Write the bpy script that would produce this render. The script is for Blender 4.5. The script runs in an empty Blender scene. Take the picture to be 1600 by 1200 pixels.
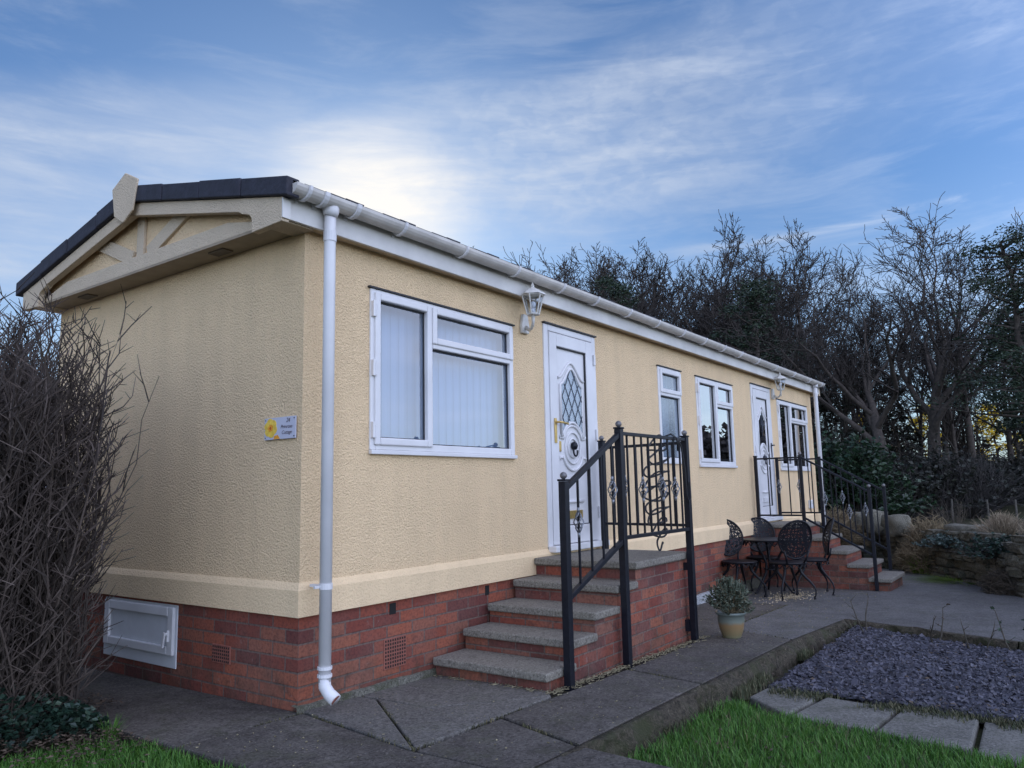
import bpy, bmesh, math, random
from mathutils import Vector, Matrix, noise as mnoise
R = random.Random(24)
scene = bpy.context.scene
COL = scene.collection
PI = math.pi

# ------------------------------------------------------------------ mesh builder
class MB:
    def __init__(s): s.v = []; s.f = []
    def quad(s, *p):
        b = len(s.v); s.v.extend(p); s.f.append(tuple(range(b, b+len(p))))
    def box(s, x0, y0, z0, x1, y1, z1):
        b = len(s.v)
        s.v += [(x0,y0,z0),(x1,y0,z0),(x1,y1,z0),(x0,y1,z0),(x0,y0,z1),(x1,y0,z1),(x1,y1,z1),(x0,y1,z1)]
        s.f += [tuple(b+i for i in q) for q in ((0,3,2,1),(4,5,6,7),(0,1,5,4),(1,2,6,5),(2,3,7,6),(3,0,4,7))]
        return s
    def bar(s, a, b, w, h=None, up=(0,0,1)):
        a = Vector(a); b = Vector(b); d = (b-a).normalized(); h = h or w
        u = Vector(up)
        if abs(d.dot(u)) > .98: u = Vector((1,0,0))
        sd = d.cross(u).normalized(); u = sd.cross(d).normalized()
        k = len(s.v)
        for p in (a, b):
            for sx, sz in ((-1,-1),(1,-1),(1,1),(-1,1)):
                s.v.append(tuple(p + sd*(sx*w/2) + u*(sz*h/2)))
        s.f += [tuple(k+i for i in q) for q in ((0,3,2,1),(4,5,6,7),(0,1,5,4),(1,2,6,5),(2,3,7,6),(3,0,4,7))]
        return s
    def tube(s, pts, r, n=6, cap=True):
        pts = [Vector(p) for p in pts]
        if not isinstance(r, (list, tuple)): r = [r]*len(pts)
        prev = None; base = len(s.v)
        for i, p in enumerate(pts):
            d = pts[min(i+1, len(pts)-1)] - pts[max(i-1, 0)]
            d = d.normalized() if d.length > 1e-9 else Vector((0,0,1))
            if prev is None:
                u = d.orthogonal().normalized()
            else:
                u = prev - d*prev.dot(d)
                u = u.normalized() if u.length > 1e-6 else d.orthogonal().normalized()
            prev = u; w = d.cross(u)
            for k in range(n):
                a = 2*PI*k/n
                q = p + (u*math.cos(a) + w*math.sin(a))*r[i]
                s.v.append((q.x, q.y, q.z))
        for i in range(len(pts)-1):
            for k in range(n):
                k2 = (k+1) % n
                s.f.append((base+i*n+k, base+i*n+k2, base+(i+1)*n+k2, base+(i+1)*n+k))
        if cap and n > 2:
            s.f.append(tuple(base+k for k in reversed(range(n))))
            e = base+(len(pts)-1)*n
            s.f.append(tuple(e+k for k in range(n)))
        return s
    def prism(s, poly, axis, a, b):
        n = len(poly); k = len(s.v)
        for c in (a, b):
            for (p, q) in poly:
                s.v.append({'x': (c,p,q), 'y': (p,c,q), 'z': (p,q,c)}[axis])
        s.f.append(tuple(k+i for i in range(n))); s.f.append(tuple(k+n+i for i in reversed(range(n))))
        for i in range(n):
            j = (i+1) % n
            s.f.append((k+i, k+n+i, k+n+j, k+j))
        return s
    def lathe(s, prof, c=(0,0,0), n=20):
        k = len(s.v)
        for (r, z) in prof:
            for i in range(n):
                a = 2*PI*i/n
                s.v.append((c[0]+r*math.cos(a), c[1]+r*math.sin(a), c[2]+z))
        for j in range(len(prof)-1):
            for i in range(n):
                i2 = (i+1) % n
                s.f.append((k+j*n+i, k+j*n+i2, k+(j+1)*n+i2, k+(j+1)*n+i))
        s.f.append(tuple(k+i for i in reversed(range(n))))
        s.f.append(tuple(k+(len(prof)-1)*n+i for i in range(n)))
        return s
    def ball(s, c, r, n=12, sz=1):
        prof = [(max(1e-4, r*math.sin(PI*j/8)), -r*sz*math.cos(PI*j/8)) for j in range(9)]
        return s.lathe(prof, c, n)
    def build(s, name, mat, parent=None, smooth=False, bevel=0, uv=True, seg=2):
        off = parent_origin(parent) if parent else Vector((0,0,0))
        me = bpy.data.meshes.new(name)
        me.from_pydata([(x-off.x, y-off.y, z-off.z) for (x,y,z) in s.v] if parent else s.v, [], s.f)
        bm = bmesh.new(); bm.from_mesh(me)
        if len(bm.faces) < 60000: bmesh.ops.recalc_face_normals(bm, faces=bm.faces)
        if uv:
            l = bm.loops.layers.uv.new('UVMap')
            for f in bm.faces:
                nn = f.normal; ax = max(range(3), key=lambda i: abs(nn[i]))
                for lp in f.loops:
                    c = lp.vert.co + off
                    lp[l].uv = (c.y, c.z) if ax == 0 else (c.x, c.z) if ax == 1 else (c.x, c.y)
        bm.to_mesh(me); bm.free()
        if smooth:
            me.polygons.foreach_set('use_smooth', [True]*len(me.polygons))
        o = bpy.data.objects.new(name, me); COL.objects.link(o)
        me.materials.append(mat)
        if bevel:
            m = o.modifiers.new('bevel', 'BEVEL'); m.width = bevel; m.segments = seg; m.limit_method = 'ANGLE'; m.angle_limit = .7
        if parent: o.parent = parent
        return o

def parent_origin(o):
    v = Vector((0,0,0))
    while o is not None:
        v += o.location; o = o.parent
    return v
def tag(o, label=None, cat=None, group=None, kind=None):
    if label: o['label'] = label
    if cat: o['category'] = cat
    if group: o['group'] = group
    if kind: o['kind'] = kind
    return o
def thing(name, label, cat, loc=(0,0,0), rz=0, group=None):
    o = bpy.data.objects.new(name, None); COL.objects.link(o); o.empty_display_size = .2
    o.location = loc; o.rotation_euler = (0,0,rz)
    return tag(o, label, cat, group)
def dup(root, loc, rz=0, sc=(1,1,1), label=None, group=None):
    r = root.copy(); COL.objects.link(r); r.location = loc; r.rotation_euler = (0,0,rz); r.scale = sc
    if label: r['label'] = label
    if group: r['group'] = group
    def rec(a, b):
        for ch in list(a.children):
            c = ch.copy(); COL.objects.link(c); c.parent = b; rec(ch, c)
    rec(root, r)
    return r

# ------------------------------------------------------------------ materials
class N:
    def __init__(s, name):
        s.m = bpy.data.materials.new(name); s.m.use_nodes = True
        s.t = s.m.node_tree; s.n = s.t.nodes; s.b = s.n['Principled BSDF']
        s.geo = None
    def new(s, ty, **kw):
        x = s.n.new(ty)
        for k, v in kw.items(): setattr(x, k, v)
        return x
    def link(s, a, b): s.t.links.new(a, b)
    def pos(s):
        if not s.geo: s.geo = s.new('ShaderNodeNewGeometry')
        return s.geo.outputs['Position']
    def uv(s): return s.new('ShaderNodeTexCoord').outputs['UV']
    def noise(s, scale, detail=4, rough=.6, vec=None, dist=0):
        x = s.new('ShaderNodeTexNoise'); x.inputs['Scale'].default_value = scale
        x.inputs['Detail'].default_value = detail; x.inputs['Roughness'].default_value = rough
        x.inputs['Distortion'].default_value = dist
        s.link(vec or s.pos(), x.inputs['Vector']); return x.outputs['Fac']
    def voro(s, scale, feature='F1', vec=None, out='Distance'):
        x = s.new('ShaderNodeTexVoronoi', feature=feature); x.inputs['Scale'].default_value = scale
        s.link(vec or s.pos(), x.inputs['Vector']); return x.outputs[out]
    def ramp(s, fac, stops):
        x = s.new('ShaderNodeValToRGB'); el = x.color_ramp.elements
        while len(el) < len(stops): el.new(.5)
        for e, (p, c) in zip(el, stops):
            e.position = p; e.color = (c, c, c, 1) if not isinstance(c, (tuple, list)) else (*c, 1)
        s.link(fac, x.inputs['Fac']); return x.outputs['Color']
    def mix(s, fac, a, b, mode='MIX'):
        x = s.new('ShaderNodeMix', data_type='RGBA', blend_type=mode)
        for i, v in ((0, fac), (6, a), (7, b)):
            if isinstance(v, (int, float)): x.inputs[i].default_value = v
            elif isinstance(v, (tuple, list)): x.inputs[i].default_value = (*v, 1)
            else: s.link(v, x.inputs[i])
        return x.outputs[2]
    def math(s, op, a, b=0, clamp=False):
        x = s.new('ShaderNodeMath', operation=op, use_clamp=clamp)
        for i, v in enumerate((a, b)):
            if isinstance(v, (int, float)): x.inputs[i].default_value = v
            else: s.link(v, x.inputs[i])
        return x.outputs[0]
    def sep(s, vec):
        x = s.new('ShaderNodeSeparateXYZ'); s.link(vec, x.inputs[0]); return x.outputs
    def mapping(s, vec, sc=(1,1,1), rot=(0,0,0), loc=(0,0,0)):
        x = s.new('ShaderNodeMapping'); s.link(vec, x.inputs[0])
        x.inputs['Scale'].default_value = sc; x.inputs['Rotation'].default_value = rot; x.inputs['Location'].default_value = loc
        return x.outputs[0]
    def bump(s, h, strength=.5, dist=.01):
        x = s.new('ShaderNodeBump'); x.inputs['Strength'].default_value = strength; x.inputs['Distance'].default_value = dist
        s.link(h, x.inputs['Height']); s.link(x.outputs[0], s.b.inputs['Normal'])
    def col(s, c):
        if isinstance(c, (tuple, list)): s.b.inputs['Base Color'].default_value = (*c, 1)
        else: s.link(c, s.b.inputs['Base Color'])
        return s
    def set(s, rough=None, metal=None, spec=None):
        if rough is not None: s.b.inputs['Roughness'].default_value = rough
        if metal is not None: s.b.inputs['Metallic'].default_value = metal
        if spec is not None: s.b.inputs['Specular IOR Level'].default_value = spec
        return s

def plain(name, c, rough=.5, metal=0, var=.15, scale=8, bump=0, bscale=60, spec=.5):
    n = N(name); f = n.noise(scale, 5)
    d = tuple(x*(1-var) for x in c); e = tuple(min(1, x*(1+var)) for x in c)
    n.col(n.ramp(f, [(.3, d), (.7, e)])).set(rough, metal, spec)
    if bump: n.bump(n.noise(bscale, 4), .5, bump)
    return n.m

def stucco(name, c, amp=.009):
    n = N(name)
    big = n.noise(.8, 3); mid = n.noise(7, 4)
    streak = n.noise(1.0, 4, vec=n.mapping(n.pos(), sc=(5, 5, .5)))
    f = n.mix(.5, n.mix(.5, big, mid), streak)
    cc = n.ramp(f, [(.3, tuple(x*.88 for x in c)), (.55, c), (.75, tuple(min(1, x*1.05) for x in c))])
    warp = n.noise(25, 2)
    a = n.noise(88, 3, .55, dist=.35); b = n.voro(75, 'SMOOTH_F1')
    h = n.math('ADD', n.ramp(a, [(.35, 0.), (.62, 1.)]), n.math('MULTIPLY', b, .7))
    cc = n.mix(n.ramp(h, [(.15, .28), (.6, 0.)]), cc, tuple(x*.6 for x in c))   # base colour darkened in the hollows of the render
    n.col(cc).set(.85, spec=.25); n.bump(h, .9, amp*.8)
    return n.m

def brick(name, tint=1.0, dirty=.35):
    n = N(name); uv = n.uv()
    bt = n.new('ShaderNodeTexBrick'); bt.offset = .5
    wob = n.mix(.006, uv, n.new('ShaderNodeTexNoise').outputs['Color'])
    n.link(wob, bt.inputs['Vector'])
    bt.inputs['Scale'].default_value = 1; bt.inputs['Brick Width'].default_value = .226; bt.inputs['Row Height'].default_value = .0748
    bt.inputs['Mortar Size'].default_value = .0062; bt.inputs['Mortar Smooth'].default_value = .25; bt.inputs['Bias'].default_value = 0
    bt.inputs['Color1'].default_value = (1, 1, 1, 1); bt.inputs['Color2'].default_value = (0, 0, 0, 1); bt.inputs['Mortar'].default_value = (.5, .5, .5, 1)
    bc = n.ramp(bt.outputs['Color'], [(.0, (.10*tint, .036*tint, .032*tint)), (.3, (.165*tint, .046*tint, .033*tint)), (.55, (.225*tint, .062*tint, .038*tint)), (.8, (.27*tint, .088*tint, .050*tint)), (1., (.19*tint, .080*tint, .055*tint))])
    c = n.mix(bt.outputs['Fac'], bc, (.165, .115, .095))
    c = n.mix(n.ramp(n.noise(3.2, 5), [(.42, 0.), (.72, dirty)]), c, (.19, .125, .105))
    c = n.mix(n.ramp(n.noise(55, 3), [(.45, 0.), (.75, .65)]), c, (.055, .025, .025))
    c = n.mix(n.ramp(n.noise(9, 6, .7), [(.56, 0.), (.70, .55)]), c, (.045, .035, .035))
    c = n.mix(n.ramp(n.noise(16, 5, .7), [(.62, 0.), (.72, .5)]), c, (.27, .215, .19))
    zz = n.math('SUBTRACT', .30, n.sep(n.pos())[2])
    c = n.mix(n.math('MULTIPLY', n.ramp(n.math('MULTIPLY', zz, 2.2), [(.12, 0.), (.9, 1.)]), n.ramp(n.noise(6, 6, .7), [(.42, .05), (.66, .75)])), c, (.045, .042, .028))   # splash dirt and algae low down
    n.col(c).set(.88, spec=.2)
    h = n.math('ADD', n.math('MULTIPLY', bt.outputs['Fac'], -1.0), n.math('MULTIPLY', n.noise(70, 4), .45))
    n.bump(h, .8, .007)
    return n.m

def concrete(name, lo, hi, scale=2.2, moss=0, spots=.0, bump=.006, grain=62):
    n = N(name)
    f = n.mix(.4, n.noise(scale, 7, .72), n.noise(scale*9, 5, .7))
    c = n.ramp(f, [(.34, lo), (.64, hi)])
    g = n.noise(grain, 3, .7)
    c = n.mix(n.ramp(g, [(.46, 0.), (.62, .62)]), c, tuple(x*.35 for x in lo))
    c = n.mix(n.ramp(n.noise(grain*1.4, 2), [(.60, 0.), (.70, .55)]), c, tuple(min(1, x*1.7) for x in hi))
    if spots: c = n.mix(n.ramp(n.voro(26), [(.03, spots), (.09, 0.)]), c, (.4, .4, .38))
    if moss: c = n.mix(n.ramp(n.noise(5, 6, .7), [(.5, 0.), (.66, moss)]), c, (.05, .055, .025))
    n.col(c).set(.9, spec=.25)
    n.bump(n.math('ADD', n.noise(scale*14, 4), n.math('MULTIPLY', g, .6)), .7, bump)
    return n.m

def island(name, stops, rough=.6, trans=0, spec=.4):
    n = N(name)
    if not n.geo: n.pos()
    r = n.geo.outputs['Random Per Island']
    f = n.mix(.35, r, n.noise(1.7, 3))
    n.col(n.ramp(f, stops)).set(rough, spec=spec)
    if trans:
        tr = n.new('ShaderNodeBsdfTranslucent'); n.link(n.ramp(f, stops), tr.inputs['Color'])
        mx = n.new('ShaderNodeMixShader'); mx.inputs[0].default_value = trans
        n.link(n.b.outputs[0], mx.inputs[1]); n.link(tr.outputs[0], mx.inputs[2])
        n.link(mx.outputs[0], n.n['Material Output'].inputs['Surface'])
    return n.m

def glass_mat(name, tint=(.9,.95,1), ior=1.5, boost=1.6, rough=0.0, frost=0):
    n = N(name)
    tr = n.new('ShaderNodeBsdfTransparent'); tr.inputs[0].default_value = (*tint, 1)
    gl = n.new('ShaderNodeBsdfGlossy'); gl.inputs['Roughness'].default_value = rough
    lw = n.new('ShaderNodeLayerWeight'); lw.inputs['Blend'].default_value = .5
    fac = n.math('MULTIPLY', n.math('ADD', .045, n.math('MULTIPLY', n.math('POWER', lw.outputs['Facing'], 4.), .95)), boost, True)
    mx = n.new('ShaderNodeMixShader'); n.link(fac, mx.inputs[0]); n.link(tr.outputs[0], mx.inputs[1]); n.link(gl.outputs[0], mx.inputs[2])
    bp = n.new('ShaderNodeBump'); bp.inputs['Strength'].default_value = .03 if not frost else .5; bp.inputs['Distance'].default_value = .002
    n.link(n.noise(1.4 if not frost else 60, 2), bp.inputs['Height']); n.link(bp.outputs[0], gl.inputs['Normal'])
    if frost:
        df = n.new('ShaderNodeBsdfDiffuse'); df.inputs[0].default_value = (.35, .42, .48, 1)
        m2 = n.new('ShaderNodeMixShader'); m2.inputs[0].default_value = frost
        n.link(mx.outputs[0], m2.inputs[1]); n.link(df.outputs[0], m2.inputs[2]); mx = m2
    n.link(mx.outputs[0], n.n['Material Output'].inputs['Surface'])
    n.n.remove(n.b)
    return n.m

CREAM = (.89, .655, .395)
m_wall = stucco('cream_render', CREAM)
m_trim = stucco('cream_trim', (.81, .605, .37), .003)
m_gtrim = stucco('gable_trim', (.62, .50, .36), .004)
m_brick = brick('red_brick', 1.22)
m_sbrick = brick('step_brick', 1.15, .5)
m_white = plain('white_upvc', (.66, .645, .645), .38, var=.09, scale=2.5)
m_fascia = plain('white_board', (.60, .575, .545), .5, var=.16, scale=2.2)
m_gutter = plain('gutter_plastic', (.56, .525, .48), .38, var=.18, scale=5)
m_seal = plain('rubber_seal', (.015, .015, .018), .6)
m_roof = plain('roof_tile', (.022, .022, .034), .75, var=.3, scale=14, bump=.01, bscale=40)
m_black = plain('black_iron_paint', (.007, .008, .013), .42, var=.3, scale=30, bump=.0006, bscale=200, spec=.3)
m_ball = plain('worn_finial', (.16, .15, .15), .4, .3, var=.4, scale=60)
m_basket = plain('silvered_basket', (.22, .23, .25), .4, .5, var=.4, scale=80)
m_cable = plain('black_cable', (.012, .012, .014), .5)
m_cast = plain('cast_aluminium', (.006, .006, .009), .45, var=.4, scale=40, spec=.28)
m_path = concrete('path_concrete', (.040, .034, .030), (.145, .130, .114), 1.6, moss=.35, spots=.35)
m_slab = concrete('pale_slab', (.085, .078, .070), (.18, .168, .15), 2.4, moss=.3, spots=.15)
m_patio = concrete('patio_concrete', (.075, .070, .068), (.165, .158, .150), 1.2, moss=.3, spots=.25)
m_kerb = concrete('kerb_concrete', (.030, .025, .018), (.12, .10, .07), 9, moss=.85, bump=.03, grain=40)
m_flag = concrete('edging_flag', (.12, .115, .10), (.21, .20, .175), 4, moss=.35, spots=.2, bump=.003)
m_tread = concrete('tread_stone', (.15, .135, .112), (.27, .245, .205), 5, moss=.22, spots=.0, bump=.005, grain=75)
m_foot = concrete('footing_concrete', (.07, .065, .05), (.22, .21, .17), 7, moss=.85, bump=.02, grain=70)
m_whitefoot = concrete('white_washed_footing', (.28, .29, .29), (.5, .5, .5), 9, moss=.4, bump=.01)
m_soil = concrete('soil', (.02, .016, .012), (.045, .036, .026), 5, moss=.5, bump=.03, grain=50)
m_stone = concrete('wall_stone', (.055, .05, .038), (.19, .17, .125), 3.5, moss=.45, bump=.02, grain=60)
m_boulder = concrete('boulder_stone', (.12, .11, .085), (.25, .23, .18), 4, moss=.3, bump=.02, grain=70)
m_slate = island('slate_chippings', [(.2, (.021,.020,.027)), (.5, (.046,.044,.058)), (.8, (.096,.091,.113))], .6)
m_grass = island('grass_blade', [(.25, (.045,.13,.018)), (.5, (.075,.20,.025)), (.8, (.14,.26,.05))], .55, .25)
m_tuft = island('bright_grass', [(.2, (.10,.17,.02)), (.8, (.20,.27,.05))], .6, .25)
m_ivy = island('ivy_leaf', [(.2, (.010,.022,.016)), (.6, (.022,.05,.034)), (.9, (.06,.09,.06))], .4, .1)
m_deadleaf = island('dead_leaf', [(.2, (.03,.02,.014)), (.6, (.075,.05,.033)), (.9, (.16,.12,.085))], .8)
m_straw = island('straw', [(.2, (.12,.10,.055)), (.8, (.30,.26,.16))], .9)
m_seed = island('seed_husk', [(.2, (.25,.19,.10)), (.8, (.55,.45,.30))], .8)
m_twig = island('hedge_twig', [(.2, (.030,.022,.018)), (.6, (.070,.050,.040)), (.9, (.125,.095,.078))], .8)
m_bark = plain('bark', (.058, .045, .036), .9, var=.45, scale=9, bump=.02, bscale=25)
m_barktwig = plain('twig_bark', (.036, .028, .023), .9, var=.3, scale=3)
m_pine = island('pine_needle', [(.2, (.012,.022,.014)), (.6, (.03,.05,.028)), (.9, (.06,.085,.04))], .6, .1)
m_laurel = island('laurel_leaf', [(.2, (.012,.028,.014)), (.6, (.025,.055,.025)), (.9, (.06,.10,.05))], .4, .15)
m_sunleaf = island('sunlit_leaf', [(.2, (.36,.28,.02)), (.6, (.62,.49,.04)), (.9, (.80,.66,.10))], .5, .7)
m_dry = island('dry_stem', [(.2, (.10,.07,.04)), (.6, (.20,.15,.085)), (.9, (.32,.25,.15))], .85)
m_darkdry = island('dark_dry_stem', [(.2, (.035,.028,.02)), (.6, (.07,.055,.04)), (.9, (.13,.10,.07))], .85)
m_brush = island('bramble_stem', [(.2, (.03,.026,.025)), (.6, (.06,.05,.048)), (.9, (.11,.095,.085))], .9)
m_heath = island('heather_stem', [(.2, (.16,.12,.08)), (.8, (.36,.29,.20))], .85)
m_lav = island('lavender_leaf', [(.2, (.05,.065,.04)), (.6, (.11,.13,.09)), (.9, (.20,.22,.165))], .8, .1)
m_creep = island('blue_green_leaf', [(.2, (.05,.08,.07)), (.8, (.13,.17,.15))], .7)
m_brass = plain('brass', (.52, .36, .13), .32, .9, var=.2, scale=40)
m_blind = plain('blind_fabric', (.20, .28, .40), .8, var=.04, scale=4)  # blinds are white; the reflected sky's blue is put into this colour
m_dblind = plain('dim_blind_fabric', (.10, .08, .065), .9, var=.15, scale=6)
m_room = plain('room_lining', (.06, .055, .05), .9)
m_curtain = plain('brown_curtain', (.14, .085, .055), .9, var=.3, scale=12)
m_glass = glass_mat('window_glass', boost=3.4)
m_lglass = glass_mat('lantern_glass', boost=1.2)
m_frost = glass_mat('obscured_glass', rough=.08, frost=.35, boost=2.4)
m_lead = plain('lead_came', (.03, .035, .05), .5)
m_lamp = plain('lantern_metal', (.58, .56, .52), .45, var=.12, scale=30)
m_plaque = None
m_tub = plain('green_plastic', (.08, .22, .13), .45)
m_rose = plain('rose_stem', (.06, .05, .035), .8, var=.4, scale=30)
m_homewall = plain('neighbour_wall', (.55, .55, .60), .8)
m_darkroof = plain('neighbour_roof', (.05, .042, .042), .8, var=.3, scale=10)
m_hatch = plain('hatch_upvc', (.62, .63, .65), .45, var=.08, scale=5)
m_grille = plain('terracotta_vent', (.24, .085, .06), .85, var=.2, scale=25)
m_hole = plain('slot_shade', (.008, .007, .007), .9)  # near-black colour stands in for the shade inside openings
m_oldpost = plain('old_fence_wood', (.085, .075, .062), .9, var=.3, scale=18)

# ------------------------------------------------------------------ ground heights
def sm(a, b, x):
    t = max(0., min(1., (x-a)/(b-a))); return t*t*(3-2*t)
def zg(x, y):
    return -.05 - .025*max(-6, min(13, x)) + .015*(-max(-6, min(6, y)))
WALL = [(14.5, .55), (12.9, -.55), (11.3, -1.35), (10.4, -1.85), (8.95, -2.6), (7.86, -3.05), (6.9, -3.75), (6.1, -4.7), (5.7, -6.0)]
def behind(x, y):            # signed distance behind the dry stone wall
    best = 1e9; sg = -1
    for (a, b) in zip(WALL[:-1], WALL[1:]):
        ax, ay = a; dx, dy = b[0]-ax, b[1]-ay
        L2 = dx*dx+dy*dy; t = ((x-ax)*dx+(y-ay)*dy)/L2; tc = max(0, min(1, t))
        d = math.hypot(x-ax-dx*tc, y-ay-dy*tc)
        if d < best:
            best = d; sg = 1 if (dx*(y-ay)-dy*(x-ax)) > 0 else -1
    return best*sg
def H(x, y):                  # the open terrain
    b = zg(x, y) - .15
    d = behind(x, y)
    if x > 5: b += sm(.05, .5, d)*.62 + sm(1, 16, d)*.35*(1 if x > 5 else 0)
    rr = math.hypot(x, y)
    if rr > 18: b += sm(18, 45, rr)*.35*math.sin(x*.09+1)*math.cos(y*.07)
    return b

# ------------------------------------------------------------------ setting: ground, path, lawn
def axis_vals(lo, hi, flo, fhi, step):
    v = []; x = flo
    while x <= fhi+1e-6: v.append(round(x, 4)); x += step
    s = step; x = flo
    while x > lo: s *= 1.35; x -= s; v.insert(0, max(lo, x))
    s = step; x = fhi
    while x < hi: s *= 1.35; x += s; v.append(min(hi, x))
    return v
def ground():
    xs = axis_vals(-500, 500, -3, 16, .25); ys = axis_vals(-500, 500, -7, 6, .25)
    g = MB()
    for y in ys:
        for x in xs:
            z = H(x, y) + .03*mnoise.noise(Vector((x*.6, y*.6, 0)))*sm(9, 14, math.hypot(x, y))
            g.v.append((x, y, z))
    n = len(xs)
    for j in range(len(ys)-1):
        for i in range(n-1):
            g.f.append((j*n+i, j*n+i+1, (j+1)*n+i+1, (j+1)*n+i))
    nn = N('ground_turf')
    f = nn.noise(.5, 6, .65)
    c = nn.ramp(f, [(.35, (.03, .035, .014)), (.6, (.05, .045, .025)), (.75, (.06, .06, .03))])
    nn.col(c).set(.95, spec=.15); nn.bump(nn.noise(30, 4), .6, .02)
    o = g.build('ground', nn.m, smooth=True, uv=False); tag(o, kind='structure')
ground()

def slabmesh(mb, poly, dz, th=.10, gap=.006):
    cx = sum(p[0] for p in poly)/len(poly); cy = sum(p[1] for p in poly)/len(poly)
    q = []
    n = len(poly)
    for (x, y) in poly:
        L = math.hypot(x-cx, y-cy); k = (L-gap)/L
        q.append((cx+(x-cx)*k, cy+(y-cy)*k))
    b = len(mb.v)
    for (x, y) in q: mb.v.append((x, y, zg(x, y)+dz))
    for (x, y) in q: mb.v.append((x, y, zg(x, y)+dz-th))
    mb.f.append(tuple(b+i for i in range(n))); mb.f.append(tuple(b+n+i for i in reversed(range(n))))
    for i in range(n):
        j = (i+1) % n; mb.f.append((b+i, b+n+i, b+n+j, b+j))
# patch of paler concrete between corner and steps
pale = MB()
for P in ([(.02,-.02),(.42,-.03),(.42,-.17),(-.146,-.99),(-.16,-.995)],
          [(.43,-.03),(1.12,-.03),(1.12,-.90),(1.0,-1.0),(.43,-.56),(.44,-.17)],
          [(.43,-.17),(.43,-.56),(1.0,-1.0),(-.14,-1.0)]):
    slabmesh(pale, P, .004, .10, .005)
o = pale.build('path', m_slab, bevel=.008); tag(o, kind='structure')
YE = -1.60
path = MB()
for P in ([(-.72,-.04),(0.0,-.04),(-.16,-1.0),(-.16,-1.6),(-.72,-1.5)],                     # front of the corner
          [(-.72,-.05),(-.72,4.2),(-.0,4.2),(-.0,-.05)],                                     # along the gable
          [(-.16,-1.01),(.5,-1.01),(.30,YE),(-.16,YE)],
          [(.5,-1.01),(1.9,-1.01),(1.75,YE),(.30,YE)],
          [(1.9,-1.01),(3.9,-.96),(3.6,YE),(1.75,YE)],
          [(3.28,-.02),(5.9,-.02),(5.8,-.92),(3.9,-.95),(3.28,-.98)],
          [(-.72,-1.5),(-.16,-1.6),(.30,YE),(.2,-2.6),(-.9,-2.6)]):
    slabmesh(path, P, .003*math.sin(P[0][0]*13+P[0][1]*5), .10, .012)
o = path.build('path', m_path, bevel=.01); tag(o, kind='structure')
pat = MB()
P = [(5.9,-.02),(12.0,-.02),(11.2,-1.1),(9.9,-1.95),(8.5,-2.62),(7.5,-3.0),(6.5,-3.7),(5.4,-5.6),(4.06,-5.6),(4.16,-4.0),(4.33,-3.1),(4.67,-2.42),(4.99,-1.70),(3.6,YE),(3.9,-.95),(5.8,-.92)]
nP = len(P)
pat.v += [(x, y, zg(x, y)-.003) for x, y in P]+[(x, y, zg(x, y)-.1) for x, y in P]
pat.f.append(tuple(range(nP)))
for i in range(nP): pat.f.append((i, nP+i, nP+(i+1) % nP, (i+1) % nP))
o = pat.build('patio', m_patio); tag(o, kind='structure')
sheet_b = MB()
for P in ([(-.74,-.02),(-.74,-2.58),(.2,-2.58),(.3,-1.62),(3.6,-1.62),(5.8,-.9),(5.9,-.01),(0,-.01)], [(-.74,-.02),(0,-.02),(0,4.2),(-.74,4.2)]):
    sheet_b.quad(*[(x, y, zg(x, y)-.016) for x, y in P])
o = sheet_b.build('path_bed', m_soil); tag(o, kind='structure')
# raised rough kerb of the path
kerb = MB()
def kerbrun(pts, w, dz, h):
    for (a, b) in zip(pts[:-1], pts[1:]):
        n = max(1, int(math.hypot(b[0]-a[0], b[1]-a[1])/.06))
        dx, dy = b[0]-a[0], b[1]-a[1]; L = math.hypot(dx, dy); nx, ny = dy/L, -dx/L
        base = len(kerb.v)
        for i in range(n+1):
            t = i/n; x, y = a[0]+dx*t, a[1]+dy*t
            for (o_, zz) in ((-.0, -h), (0, dz), (w*.75, dz), (w, dz-.028), (w+.025, dz-.065), (w+.035, -h)):
                j = .04*mnoise.noise(Vector((x*8, y*8, o_*30+zz*30)))+.015*mnoise.noise(Vector((x*30, y*30, zz*60))); k = .028*mnoise.noise(Vector((x*7+5, y*7, zz*40)))
                if o_ == 0: j = 0; 
                kerb.v.append((x+nx*(o_+j*1.3), y+ny*(o_+j*1.3), zg(x, y)+zz+(k if zz > -h and o_ > 0 else 0)))
        for i in range(n):
            for k in range(5):
                p = base+i*6+k; kerb.f.append((p, p+1, p+7, p+6))
kerbrun([(-.2,YE-.004),(1.75,YE-.004),(3.6,YE-.004),(4.92,YE-.09)], .055, .002, .16)
o = kerb.build('kerb', m_kerb, smooth=True); tag(o, kind='structure')
kerb = MB()
kerbrun([(4.96,-1.70),(4.64,-2.42),(4.30,-3.1),(4.13,-4.0),(4.03,-5.6)], .06, .006, .16)
o = kerb.build('kerb', m_kerb, smooth=True); tag(o, kind='structure')
# edging flags between lawn and slate bed
fl = MB()
for P in ([(2.02,-1.78),(2.33,-1.80),(2.28,-2.16),(1.72,-2.10)], [(1.71,-2.12),(2.27,-2.18),(2.19,-2.60),(1.63,-2.56)],
          [(1.62,-2.58),(2.19,-2.62),(2.17,-3.00),(1.50,-3.02)], [(1.49,-3.04),(2.16,-3.02),(2.08,-3.55),(1.38,-3.52)],
          [(1.37,-3.54),(2.07,-3.57),(2.0,-4.1),(1.25,-4.06)], [(1.24,-4.08),(1.99,-4.12),(1.92,-4.65),(1.1,-4.6)]):
    slabmesh(fl, P, -.105+.004*math.sin(P[0][1]*9), .05, .006)
o = fl.build('path', m_flag, bevel=.012); tag(o, kind='structure')
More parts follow.
